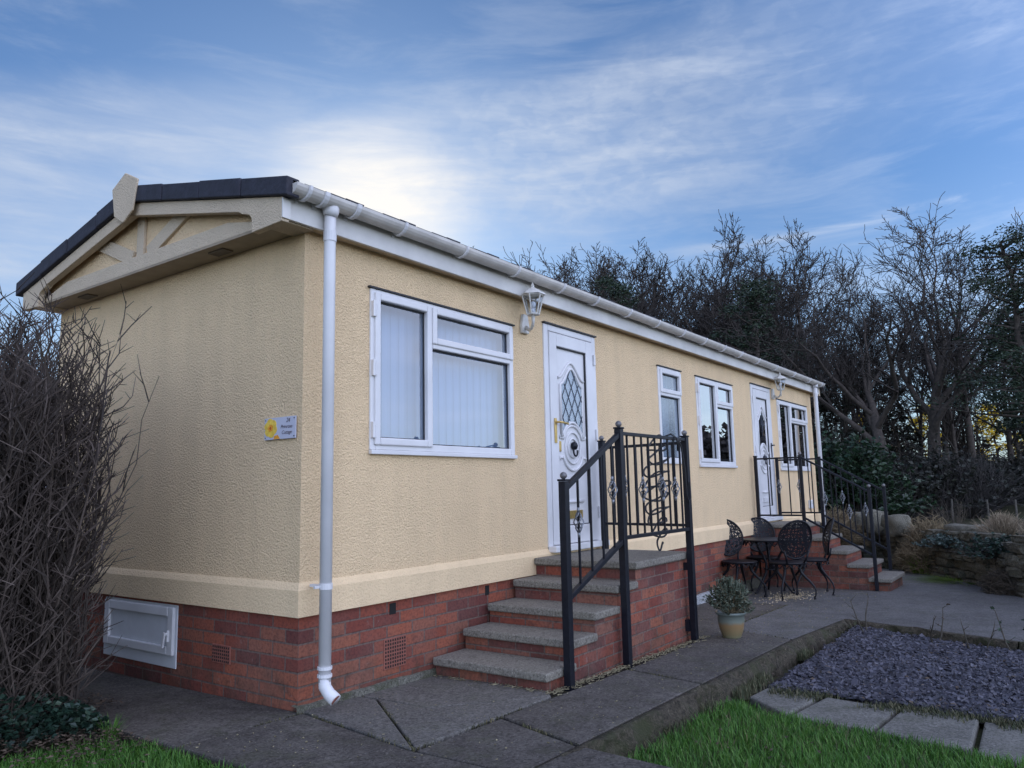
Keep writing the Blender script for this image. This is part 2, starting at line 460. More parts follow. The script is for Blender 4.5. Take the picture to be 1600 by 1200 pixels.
# lawn sheets
def sheet(name, poly, dz, mat):
    mb = MB(); mb.quad(*[(x, y, zg(x, y)+dz) for (x, y) in poly])
    o = mb.build(name, mat); tag(o, kind='structure'); return o
m_lawn = concrete('lawn_soil', (.016, .032, .008), (.045, .075, .018), 6, bump=.02)
RL = [(-.15,YE-.09),(1.95,YE-.09),(1.66,-2.1),(1.58,-2.6),(1.44,-3.1),(1.1,-4.6),(-1.2,-4.6),(-.95,-2.6),(.2,-2.62)]
sheet('lawn', RL, -.118, m_lawn)
LL = [(-.73,-1.4),(-.73,.30),(-.95,.55),(-3.2,.6),(-4,-1.4),(-3.2,-6),(-1.25,-4.5),(-.95,-2.6)]
sheet('lawn', LL, -.035, m_lawn)
BED = [(2.2,-1.75),(4.85,-1.78),(4.55,-2.42),(4.2,-3.1),(4.03,-4.0),(3.95,-5.5),(1.8,-5.5),(2.05,-3.5),(2.2,-2.6)]
sheet('gravel_bed', BED, -.118, m_soil)

def inpoly(x, y, P):
    c = False; n = len(P); j = n-1
    for i in range(n):
        xi, yi = P[i]; xj, yj = P[j]
        if (yi > y) != (yj > y) and x < (xj-xi)*(y-yi)/(yj-yi)+xi: c = not c
        j = i
    return c
def scatter(poly, dens, rnd):
    x0 = min(p[0] for p in poly); x1 = max(p[0] for p in poly); y0 = min(p[1] for p in poly); y1 = max(p[1] for p in poly)
    for _ in range(int(dens*(x1-x0)*(y1-y0))):
        x = rnd.uniform(x0, x1); y = rnd.uniform(y0, y1)
        if inpoly(x, y, poly): yield x, y
def blade(mb, x, y, z, h, w, lean, a, rnd):
    dx, dy = math.cos(a), math.sin(a); px, py = -dy*w/2, dx*w/2
    mx, my, mz = x+dx*lean*.35, y+dy*lean*.35, z+h*.6
    tx, ty, tz = x+dx*lean, y+dy*lean, z+h
    b = len(mb.v)
    mb.v += [(x-px, y-py, z), (x+px, y+py, z), (mx+px*.8, my+py*.8, mz), (mx-px*.8, my-py*.8, mz), (tx, ty, tz)]
    mb.f += [(b, b+1, b+2, b+3), (b+3, b+2, b+4)]
gr = MB(); rg = random.Random(5)
for (x, y) in scatter([(-.1,-1.72),(1.85,-1.72),(1.68,-2.05),(1.60,-2.6),(1.46,-3.1),(1.2,-4.1),(-.3,-4.1),(.25,-2.7)], 6500, rg):
    cl = .5+.5*mnoise.noise(Vector((x*4, y*4, 3)))
    blade(gr, x, y, zg(x, y)-.12, rg.uniform(.025, .05)+.045*cl*rg.random(), rg.uniform(.003, .006), rg.uniform(.005, .05), rg.uniform(0, 6.28), rg)
for (x, y) in scatter([(-.73,-1.0),(-.735,.22),(-.95,.5),(-1.7,.45),(-2.0,-.2),(-1.6,-1.2)], 7500, rg):
    cl = .5+.5*mnoise.noise(Vector((x*4, y*4, 3)))
    blade(gr, x, y, zg(x, y)-.037, rg.uniform(.02, .05)+.04*cl*rg.random(), rg.uniform(.003, .006), rg.uniform(.005, .045), rg.uniform(0, 6.28), rg)
o = gr.build('grass', m_grass, uv=False)
dg = MB(); rg = random.Random(6)
for (x, y) in scatter([(-.1,-1.70),(1.9,-1.70),(1.68,-2.05),(1.60,-2.6),(1.46,-3.1),(1.2,-4.1),(-.3,-4.1),(.25,-2.7)], 700, rg):
    if mnoise.noise(Vector((x*2.5, y*2.5, 9))) > -.15: blade(dg, x, y, zg(x, y)-.118, rg.uniform(.02, .075), rg.uniform(.003, .005), rg.uniform(.02, .06), rg.uniform(0, 6.28), rg)
for (a, b, c, d) in ((.0,-.02,-.15,-1.0),(.42,-.2,-.14,-1.0),(-.15,-1.0,1.0,-1.0),(.5,-1.0,.3,-1.6),(1.9,-1.0,1.75,-1.6),(3.9,-.95,3.6,-1.6),(-.72,-.05,0,-.05),(3.9,-.95,5.8,-.92),(0,-.04,1.1,-.05)):
    for _ in range(int(260*math.hypot(c-a, d-b))):
        t = rg.random()
        if mnoise.noise(Vector((a+t*4, b+t*3, 2))) < -.05: continue
        x, y = a+(c-a)*t+rg.gauss(0, .005), b+(d-b)*t+rg.gauss(0, .005)
        blade(dg, x, y, zg(x, y)-.012, rg.uniform(.010, .026), rg.uniform(.003, .007), rg.uniform(.004, .02), rg.uniform(0, 6.28), rg)
m_joint = island('joint_moss', [(.2, (.035,.035,.016)), (.6, (.09,.085,.04)), (.9, (.22,.18,.09))], .9)
tag(dg.build('moss_and_dead_grass', m_joint, uv=False), kind='stuff'); tag(o, kind='stuff')
# slate chippings
ch = MB(); rg = random.Random(8)
for (x, y) in scatter([(2.28,-1.82),(4.8,-1.82),(4.5,-2.42),(4.16,-3.1),(4.0,-4.0),(3.95,-4.6),(2.1,-4.6),(2.2,-3.0),(2.3,-2.2)], 4300, rg):
    near = 1
    a = rg.uniform(0, PI); w = rg.uniform(.006, .015)*(1.5 if rg.random() < .06 else 1); l = w*rg.uniform(1.1, 2.1); t = rg.uniform(.003, .007)
    M = Matrix.Rotation(a, 3, 'Z') @ Matrix.Rotation(rg.gauss(0, .38), 3, 'X') @ Matrix.Rotation(rg.gauss(0, .38), 3, 'Y')
    z = zg(x, y)-.112+.05*sm(2.2, 4.4, x)+rg.uniform(0, .022)+.02*mnoise.noise(Vector((x*2, y*2, 0)))
    b = len(ch.v); cut = rg.uniform(.3, 1)
    for sz in (-1, 1):
        for (sx, sy) in ((-1,-cut),(1,-1),(cut,1),(-1,.8)):
            p = M @ Vector((sx*l, sy*w, sz*t)); ch.v.append((x+p.x, y+p.y, z+p.z))
    ch.f += [tuple(b+i for i in q) for q in ((0,3,2,1),(4,5,6,7),(0,1,5,4),(1,2,6,5),(2,3,7,6),(3,0,4,7))]
o = ch.build('slate_chippings', m_slate, uv=False); tag(o, kind='stuff')
# creeping moss / weeds by the flags and kerb
wd = MB(); rg = random.Random(9)
for _ in range(17000):
    t = rg.random()
    if t < .35: x = 2.26+rg.gauss(0, .07)-.0*t; y = rg.uniform(-3.4, -1.85); x -= (y+1.85)*-.08
    else: x = rg.uniform(-.1, 4.9); y = YE-.115+rg.gauss(0, .03)
    if mnoise.noise(Vector((x*3, y*3, 8))) < -.02: continue
    blade(wd, x, y, zg(x, y)-.115, rg.uniform(.012, .075)*(1 if t >= .35 else .6), rg.uniform(.003, .008), rg.uniform(.0, .04), rg.uniform(0, 6.28), rg)
m_weed = island('kerb_weed', [(.2, (.03,.035,.016)), (.5, (.07,.08,.035)), (.8, (.16,.14,.08))], .8)
o = wd.build('ground_weeds', m_weed, uv=False); tag(o, kind='stuff')
# straw and grit swept against the steps, and fallen crumbs on the paving
st = MB(); rg = random.Random(10)
for _ in range(900):
    t = rg.random(); x = 1.0+2.4*t; y = -.945-abs(rg.gauss(0, .035))
    if rg.random() < .18: x = rg.uniform(1.02, 1.12); y = rg.uniform(-.95, -.05)
    L = rg.uniform(.008, .035); a = rg.gauss(0, .9); z = zg(x, y)+.004+rg.random()*.006
    st.tube([(x, y, z), (x+L*math.cos(a), y+L*math.sin(a), z+rg.uniform(0, .006))], rg.uniform(.001, .003), 3, False)
for _ in range(800):
    x = rg.uniform(-.7, 8.5); y = rg.uniform(-1.6, -.05)
    L = rg.uniform(.003, .012); a = rg.uniform(0, 6.28); z = zg(x, y)+.003
    st.tube([(x, y, z), (x+L*math.cos(a), y+L*math.sin(a), z+.001)], rg.uniform(.0015, .004), 3, True)
o = st.build('straw_litter', m_straw, uv=False); tag(o, kind='stuff')
sd = MB(); rg = random.Random(11)
for _ in range(420):
    x = 6.6+rg.gauss(0, .28); y = -.72+rg.gauss(0, .13); z = zg(x, y)+.004; r = rg.uniform(.004, .012)
    sd.lathe([(r*.2, -r*.3), (r, 0), (r*.3, r*.5)], (x, y, z), 5)
o = sd.build('seed_husks', m_seed, uv=False); tag(o, kind='stuff')
dl = MB(); rg = random.Random(12)
def leafcard(mb, p, s, rnd, flat=0.0):
    M = Matrix.Rotation(rnd.uniform(0, 6.28), 3, 'Z') @ Matrix.Rotation(rnd.gauss(0, .25) if flat else rnd.uniform(-1.2, 1.2), 3, 'X') @ Matrix.Rotation(rnd.gauss(0, .2) if flat else rnd.uniform(-.8, .8), 3, 'Y')
    b = len(mb.v)
    for q in ((-.5, 0, 0), (0, -.32, .08), (.5, 0, 0), (0, .32, .08)):
        v = M @ Vector(q)*s; mb.v.append((p[0]+v.x, p[1]+v.y, p[2]+v.z))
    mb.f.append((b, b+1, b+2, b+3))
for _ in range(2600):
    a = rg.random()
    x = -.78-abs(rg.gauss(0, .32)); y = .55+rg.gauss(0, .28)
    if a < .25: x = rg.uniform(-.76, -.45); y = .9+abs(rg.gauss(0, .8))
    leafcard(dl, (x, y, zg(x, y)+.008+rg.random()*.04), rg.uniform(.010, .028), rg, 1)
for _ in range(120):
    x = rg.uniform(.2, 1.7); y = rg.uniform(-3.4, -1.72)
    if inpoly(x, y, RL): leafcard(dl, (x, y, zg(x, y)-.085), rg.uniform(.012, .03), rg, 1)
for _ in range(300):
    x = rg.uniform(2.2, 4.8); y = rg.uniform(-3.2, -1.75)
    leafcard(dl, (x, y, zg(x, y)-.08+.04*sm(2.2, 4.4, x)), rg.uniform(.015, .04), rg, 1)
o = dl.build('leaf_litter', m_deadleaf, uv=False); tag(o, kind='stuff')

# ------------------------------------------------------------------ the park home
L, W = 10.95, 3.08
ZB, ZBT, ZF = .448, .62, 2.665
home = thing('mobile_home', 'long cream rendered park home with white windows, brick skirt and dark roof edge', 'park home', (0, 0, 0))
OPEN = {'w1': (.519, 2.07, 1.386, 2.422), 'w2': (4.766, 5.367, 1.38, 2.419), 'w3': (5.816, 7.034, 1.362, 2.418),
        'w4': (8.978, 10.606, 1.343, 2.40), 'd1': (2.531, 3.385, .604, 2.524), 'd2': (7.802, 8.634, .604, 2.524)}
wl = MB()
xs = sorted({0, L} | {o_[0] for o_ in OPEN.values()} | {o_[1] for o_ in OPEN.values()})
for xa, xb in zip(xs[:-1], xs[1:]):
    holes = sorted((o_[2], o_[3]) for o_ in OPEN.values() if o_[0] <= xa+1e-6 and o_[1] >= xb-1e-6)
    z = ZBT-.06
    for (h0, h1) in holes:
        if h0 > z: wl.quad((xa,0,z),(xb,0,z),(xb,0,h0),(xa,0,h0))
        z = h1
    wl.quad((xa,0,z),(xb,0,z),(xb,0,2.75),(xa,0,2.75))
for (x0, x1, z0, z1) in OPEN.values():        # reveals
    D = .10
    wl.quad((x0,0,z0),(x0,D,z0),(x0,D,z1),(x0,0,z1)); wl.quad((x1,0,z0),(x1,0,z1),(x1,D,z1),(x1,D,z0))
    wl.quad((x0,0,z1),(x0,D,z1),(x1,D,z1),(x1,0,z1)); wl.quad((x0,0,z0),(x1,0,z0),(x1,D,z0),(x0,D,z0))
wl.quad((0,0,ZBT-.06),(0,0,2.75),(0,W,2.75),(0,W,ZBT-.06))
wl.quad((L,0,ZBT-.06),(L,W,ZBT-.06),(L,W,2.75),(L,0,2.75))
wl.quad((0,W,ZBT-.06),(0,W,2.75),(L,W,2.75),(L,W,ZBT-.06))
wall = wl.build('wall', m_wall, home)
tb = MB()
def ring(mb, prof, x0=0, y0=0, x1=L, y1=W):
    # closed band with profile [(out, z)...] round the house
    c = [(x0,y0,-1,-1),(x1,y0,1,-1),(x1,y1,1,1),(x0,y1,-1,1)]
    n = len(prof); b = len(mb.v)
    for (x, y, sx, sy) in c:
        for (o_, z) in prof: mb.v.append((x+sx*o_, y+sy*o_, z))
    for i in range(4):
        j = (i+1) % 4
        for k in range(n-1): mb.f.append((b+i*n+k, b+j*n+k, b+j*n+k+1, b+i*n+k+1))
ring(tb, [(.004, ZB), (.028, ZB), (.028, .592), (.012, .618), (.0, .632)])
tb.build('trim_band', m_trim, home)
sk = MB(); ring(sk, [(0, -.35), (0, ZB+.01)]); sk.build('brick_skirt', m_brick, home)
ft = MB()
n = 90; b = 0
for i in range(n+1):
    x = -.035+(L+.07)*i/n
    for k, (o_, zt) in enumerate(((.05, -.45), (.045, -.10), (.035, 0), (-.02, .004))):
        j = .014*mnoise.noise(Vector((x*8, k*3, 1)))
        top = -.022-.0135*x
        ft.v.append((x, -o_-j, (top+zt+j*.8) if k >= 2 else top+zt))
for i in range(n):
    for k in range(3): ft.f.append((i*4+k, i*4+k+1, i*4+k+5, i*4+k+4))
ft.build('footing', m_foot, home, smooth=True)
wf = MB(); wf.box(5.3, -.062, -.30, 6.3, -.0, -.095); wf.build('whitewashed_footing', m_whitefoot, home, bevel=.01)
# weep slots in the brick skirt, near-black boxes standing for their shade
for (x0, x1) in ((.70, .755), (1.672, 1.718), (4.2, 4.25)):
    w_ = MB(); w_.box(x0, -.003, .362, x1, .01, .43); w_.build('weep_slot', m_hole, home)
def airvent(mbx, nx, nz, along, u0, u1, z0, z1):
    f = MB()
    if along == 'x': f.box(u0, -.006, z0, u1, .02, z1)
    else: f.box(-.006, u0, z0, .02, u1, z1)
    p = f.build('air_vent', m_grille, home, bevel=.002)
    h = MB()
    for i in range(nx):
        for j in range(nz):
            cu = u0+(u1-u0)*(i+.7)/(nx+.4); cz = z0+(z1-z0)*(j+.7)/(nz+.4); a = (u1-u0)/nx*.22; c = (z1-z0)/nz*.28
            if along == 'x': h.box(cu-a, -.0085, cz-c, cu+a, -.004, cz+c)
            else: h.box(-.0085, cu-a, cz-c, -.004, cu+a, cz+c)
    h.build('slot', m_hole, p)
airvent(None, 9, 8, 'x', .648, .845, .038, .222)
airvent(None, 9, 5, 'y', .616, .80, .125, .232)
# hatch in the brick skirt under the gable
hp = MB(); hp.box(-.006, 1.19, .035, .02, 2.11, .428)
hatch = hp.build('access_hatch', m_hatch, home, bevel=.004)
hf = MB()
for (a, b_, c, d) in ((1.21, .115, 1.275, .415), (2.02, .115, 2.085, .415)): hf.box(-.026, a, b_, -.005, c, d)
hf.box(-.026, 1.275, .355, -.005, 2.02, .415); hf.box(-.026, 1.275, .115, -.005, 2.02, .17)
hf.build('frame', m_white, hatch, bevel=.006)
hh = MB(); hh.box(-.038, 1.245, .20, -.025, 1.265, .27)
hh.bar((-.052, 1.255, .262), (-.052, 1.275, .165), .012, .02); hh.bar((-.025,1.255,.25), (-.055,1.255,.25), .016)
hh.build('handle', m_white, hatch, bevel=.003)

# ---- roof
XO = -.25; YC = W/2
YR0, YR1 = -.185, W+.185
ZE, ZA = 2.855, 3.235
def rz(y): return ZE+(ZA-ZE)*(1-abs(y-YC)/(YC-YR0))
rf = MB()
prof = [(YR0, ZE), (YC, ZA), (YR1, ZE), (YR1, ZE-.04), (YC, ZA-.045), (YR0, ZE-.04)]
rf.prism(prof, 'x', XO+.01, L+.26)
for i in range(74):     # tile noses showing over the gutter
    x = -.18+i*.152
    rf.box(x, YR0-.03, ZE-.038, x+.145, YR0+.02, ZE-.012+.004*(i % 3))
roof = rf.build('roof', m_roof, home, bevel=.003)
vg = MB()
for (ya, yb) in ((YR0, YC), (YR1, YC)):
    k = 4
    for i in range(k):
        t0, t1 = i/k, (i+1)/k-.004
        y0, y1 = ya+(yb-ya)*t0, ya+(yb-ya)*t1
        e = .004*(i % 2)
        vg.prism([(y0, rz(y0)+.012+e), (y1, rz(y1)+.012+e), (y1, rz(y1)-.098), (y0, rz(y0)-.098)], 'x', XO-.03-e, XO+.06)
vg.build('verge_trim', m_roof, roof, bevel=.008)
vg = MB()
for (ya, yb) in ((YR0, YC), (YR1, YC)):
    vg.prism([(ya, rz(ya)+.012), (yb, rz(yb)+.012), (yb, rz(yb)-.098), (ya, rz(ya)-.098)], 'x', L+.2, L+.29)
vg.build('verge_trim', m_roof, roof, bevel=.008)
def barge(xa, xb, nm='bargeboard'):
    for s in (0, 1):
        def Y(y): return y if s == 0 else W-y
        pts = [(-.11, rz(-.11)-.10), (YC, rz(YC)-.10), (YC, rz(YC)-.19)]
        yb = .30
        pts += [(yb, rz(yb)-.185)]
        zc = rz(yb)-.185
        for k in range(1, 6):
            a = PI/2*k/5
            pts.append((yb-.13*math.sin(a), zc-.02-.055*(1-math.cos(a))))
        pts += [(.165, 2.622), (-.11, 2.632)]
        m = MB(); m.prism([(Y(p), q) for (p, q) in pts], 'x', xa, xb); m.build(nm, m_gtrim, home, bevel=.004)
barge(XO, XO+.05); barge(L+.20, L+.25)
kp = MB(); kp.prism([(YC-.15,3.26),(YC+.02,3.345),(YC+.19,3.262),(YC+.145,3.055),(YC+.02,2.985),(YC-.10,3.05)], 'x', XO-.046, XO-.031)
kp.build('ridge_plaque', m_gtrim, home, bevel=.006)
gp = MB(); gp.prism([(.10, 2.672), (.10, rz(.10)-.105), (YC, rz(YC)-.105), (W-.10, rz(.10)-.105), (W-.10, 2.672)], 'x', XO+.095, XO+.115)
gpan = gp.build('gable_panel', m_wall, home)
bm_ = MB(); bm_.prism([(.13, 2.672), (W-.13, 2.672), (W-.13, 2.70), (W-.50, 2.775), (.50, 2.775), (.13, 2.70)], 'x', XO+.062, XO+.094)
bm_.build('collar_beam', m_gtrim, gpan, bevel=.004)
def strut(y0, z0, y1, z1, w):
    m = MB(); m.bar((XO+.083, y0, z0), (XO+.083, y1, z1), .022, w, up=(0, 0, 1) if abs(y1-y0) > .1 else (0, 1, 0)); m.build('strut', m_gtrim, gpan, bevel=.003)
strut(YC, 2.777, YC, 3.10, .09)
strut(YC-.10, 2.777, YC-.60, 2.99, .10); strut(YC+.10, 2.777, YC+.60, 2.99, .10)
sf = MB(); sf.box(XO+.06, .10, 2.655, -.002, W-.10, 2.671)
soff = sf.build('soffit', plain('soffit_board', (.30, .235, .16), .7), home)  # brown darkened, the overhang's shadow is put into the colour
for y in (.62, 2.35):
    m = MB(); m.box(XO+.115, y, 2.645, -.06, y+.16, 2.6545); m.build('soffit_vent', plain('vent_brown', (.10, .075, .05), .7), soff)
m = MB(); m.box(XO+.052, -.075, 2.648, -.002, .098, 2.663); m.box(XO+.052, W-.098, 2.648, -.002, W+.075, 2.663)
m.box(.0, -.075, 2.668, L+.2, -.002, 2.684)
m.build('eaves_soffit', m_gtrim, home)
fa = MB(); fa.box(XO+.052, -.105, 2.655, L+.198, -.08, 2.815); fa.build('fascia', m_fascia, home, bevel=.003)
fa = MB(); fa.box(XO+.052, W+.08, 2.655, L+.198, W+.105, 2.815); fa.build('fascia', m_fascia, home, bevel=.003)
fc = MB(); fc.box(XO-.004, -.122, 2.648, XO+.051, -.112, 2.765); fc.build('fascia_end', m_fascia, home, bevel=.002)
# gutter: half-round trough
GY, GZ, GR = -.168, 2.832, .060
gm = MB()
ang = [PI+PI*i/10 for i in range(11)]
xg0, xg1 = -.235, L+.17
out = [(GY+GR*math.cos(a), GZ+GR*math.sin(a)) for a in ang]
inn = [(GY+(GR-.005)*math.cos(a), GZ+(GR-.005)*math.sin(a)) for a in reversed(ang)]
gm.prism(out+inn, 'x', xg0, xg1)
for xe in (xg0-.005, xg1): gm.prism(out, 'x', xe, xe+.005)
gutter = gm.build('gutter', m_gutter, home)
for xc in (-.15, -.03, .215, .62, 1.24, 1.88, 2.54, 3.12, 3.76, 4.4, 5.05, 5.68, 6.3, 6.9, 7.6, 8.4, 9.3, 10.2, 10.95):
    b_ = MB()
    w2 = .020 if xc not in (-.03, .215) else .03
    o2 = [(GY+(GR+.013)*math.cos(a), GZ+(GR+.013)*math.sin(a)) for a in ang]
    i2 = [(GY+(GR+.001)*math.cos(a), GZ+(GR+.001)*math.sin(a)) for a in reversed(ang)]
    b_.prism(o2+i2, 'x', xc-w2/2, xc+w2/2); b_.box(xc-w2/2, -.11, 2.76, xc+w2/2, -.1055, 2.83)
    b_.build('gutter_bracket', m_white, gutter)
def downpipe(x, zend, shoe):
    yp = -.15
    m = MB(); pts = [(x, yp, 2.79), (x, yp, 2.60), (x, yp, zend+.10)]
    m.tube(pts, .034, 16)
    if shoe: m.tube([(x, yp, zend+.12), (x, yp-.002, zend+.075), (x+.006, yp-.03, zend+.04), (x+.012, yp-.075, zend+.012)], [.034,.034,.034,.035], 16)
    m.tube([(x, yp-.005, 2.80), (x, yp-.005, 2.752), (x, yp, 2.735)], [.052, .047, .040], 16)
    d = m.build('downpipe', m_white, home, smooth=True)
    for zz, zh in ((zend+.165, .016), (zend+.125, .016), (2.58, .06)):
        m2 = MB(); m2.tube([(x, yp, zz), (x, yp, zz+zh)], .040 if zh < .03 else .0385, 16); m2.build('collar', m_white, d)
    m3 = MB(); m3.tube([(x, yp, .60), (x, yp, .632)], .0375, 16); m3.box(x-.07, yp+.006, .608, x-.036, yp+.018, .624); m3.box(x-.012, yp+.036, .608, x+.012, -.029, .622)
    m3.build('pipe_clip', m_white, d)
    if shoe:
        m4 = MB(); m4.tube([(x+.012, yp-.0745, zend+.0135), (x+.0125, yp-.0762, zend+.0122)], .028, 14)
        m4.build('pipe_mouth', m_grille, d)
downpipe(.060, .012, True)
downpipe(10.72, -.30, False)

# ---- windows
def window(key, mull, blind, glassmat=None, back=.42):
    x0, x1, z0, z1 = OPEN[key]; YF = -.012; fw = .048; zt = z0+(z1-z0)*.72
    glassmat = glassmat or m_glass
    m = MB()
    m.box(x0, YF, z0, x0+fw, .07, z1); m.box(x1-fw, YF, z0, x1, .07, z1)
    m.box(x0+fw, YF, z1-fw, x1-fw, .07, z1); m.box(x0+fw, YF, z0, x1-fw, .07, z0+fw)
    cx = x0+fw
    if mull:
        m.box(mull-.024, YF, z0+fw, mull+.024, .07, z1-fw); cx = mull+.024
    m.box(cx, YF-.004, zt-.026, x1-fw, .07, zt+.026)
    win = m.build('window', m_white, home, bevel=.006)
    def sash(a, b, c, d, w=.048, proud=True):
        s = MB(); y0 = YF-.016
        s.box(a, y0, c, a+w, .03, d); s.box(b-w, y0, c, b, .03, d); s.box(a+w, y0, d-w, b-w, .03, d); s.box(a+w, y0, c, b-w, .03, c+w)
        s.build('sash', m_white, win, bevel=.009, seg=3)
        g = MB(); g.quad((a+w-.002, .014, c+w-.002), (b-w+.002, .014, c+w-.002), (b-w+.002, .014, d-w+.002), (a+w-.002, .014, d-w+.002)); g.build('pane', glassmat, win)
        k = MB(); q = .007
        for bx in ((a+w, c+w, a+w+q, d-w), (b-w-q*1.5, c+w, b-w, d-w), (a+w, d-w-q*1.6, b-w, d-w), (a+w, c+w, b-w, c+w+q)):
            k.box(bx[0], .006, bx[1], bx[2], .0115, bx[3])
        k.build('gasket', m_seal, win)
    gapx = .006
    if mull:
        sash(x0+.03, mull+.004, z0+.03, z1-.022)
        for hz in (z0+(z1-z0)*f for f in (.12, .5, .87)):
            hg = MB(); hg.box(x0+.004, YF-.022, hz-.05, x0+.026, YF+.001, hz+.05); hg.tube([(x0+.028, YF-.02, hz-.045), (x0+.028, YF-.02, hz+.03)], .007, 8)
            hg.build('hinge', m_white, win)
    sash(cx-.012, x1-.014, zt+.006, z1-.022)
    g = MB(); g.quad((cx-.002, .024, z0+fw-.002), (x1-fw+.002, .024, z0+fw-.002), (x1-fw+.002, .024, zt-.024), (cx-.002, .024, zt-.024)); g.build('pane', glassmat, win)
    k = MB(); q = .008; a, b, c, d = cx, x1-fw, z0+fw, zt-.026
    for bx in ((a, c, a+q, d), (b-q*1.6, c, b, d), (a, d-q*1.6, b, d), (a, c, b, c+q)): k.box(bx[0], .014, bx[1], bx[2], .0205, bx[3])
    k.build('gasket', m_seal, win)
    dr = MB(); dr.box(x0-.018, -.024, z1+.001, x1+.018, -.001, z1+.012); dr.build('drip_bar', m_seal, win)
    if key != 'w2':
        sl = MB(); sl.box(x0-.004, -.03, z0-.028, x1+.008, -.001, z0-.001); sl.build('sill', m_white, win, bevel=.004)
    else:
        sl = MB(); sl.box(x0-.004, -.026, z0-.02, x1+.004, -.001, z0-.001); sl.build('sill', m_white, win, bevel=.004)
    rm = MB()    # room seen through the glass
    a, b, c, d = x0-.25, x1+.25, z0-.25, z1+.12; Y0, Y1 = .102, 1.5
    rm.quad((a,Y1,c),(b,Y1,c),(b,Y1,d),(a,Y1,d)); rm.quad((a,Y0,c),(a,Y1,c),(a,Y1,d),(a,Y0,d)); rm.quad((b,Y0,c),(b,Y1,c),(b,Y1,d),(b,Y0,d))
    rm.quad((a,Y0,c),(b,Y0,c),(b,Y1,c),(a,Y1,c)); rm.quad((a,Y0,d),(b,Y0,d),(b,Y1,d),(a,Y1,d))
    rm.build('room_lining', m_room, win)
    if blind:
        bl = MB(); x = x0-.05; mat, pitch, ang, y = blind
        while x < x1+.05:
            ca, sa = math.cos(ang), math.sin(ang); w_ = .089/2; c0 = x
            bl.quad((c0-ca*w_, y-sa*w_, z0-.06), (c0, y-.006, z0-.06), (c0, y-.006, z1+.05), (c0-ca*w_, y-sa*w_, z1+.05))
            bl.quad((c0, y-.006, z0-.06), (c0+ca*w_, y+sa*w_, z0-.06), (c0+ca*w_, y+sa*w_, z1+.05), (c0, y-.006, z1+.05))
            x += pitch
        bl.build('blind', mat, win)
    return win
w1 = window('w1', 1.085, (m_blind, .082, .055, .13))
w2 = window('w2', None, (m_blind, .078, .05, .16), m_frost)
w3 = window('w3', 6.44, (m_dblind, .10, .9, .16))
w4 = window('w4', 9.62, None)
cu = MB()
for (xa, xb) in ((9.0, 9.45), (10.1, 10.6)):
    n_ = 26
    for i in range(n_):
        xA = xa+(xb-xa)*i/n_; xB = xa+(xb-xa)*(i+1)/n_
        cu.quad((xA, .25+.03*math.sin(i*1.1), 1.1), (xB, .25+.03*math.sin((i+1)*1.1), 1.1), (xB, .25+.03*math.sin((i+1)*1.1), 2.45), (xA, .25+.03*math.sin(i*1.1), 2.45))
cu.build('curtain', m_curtain, w4)

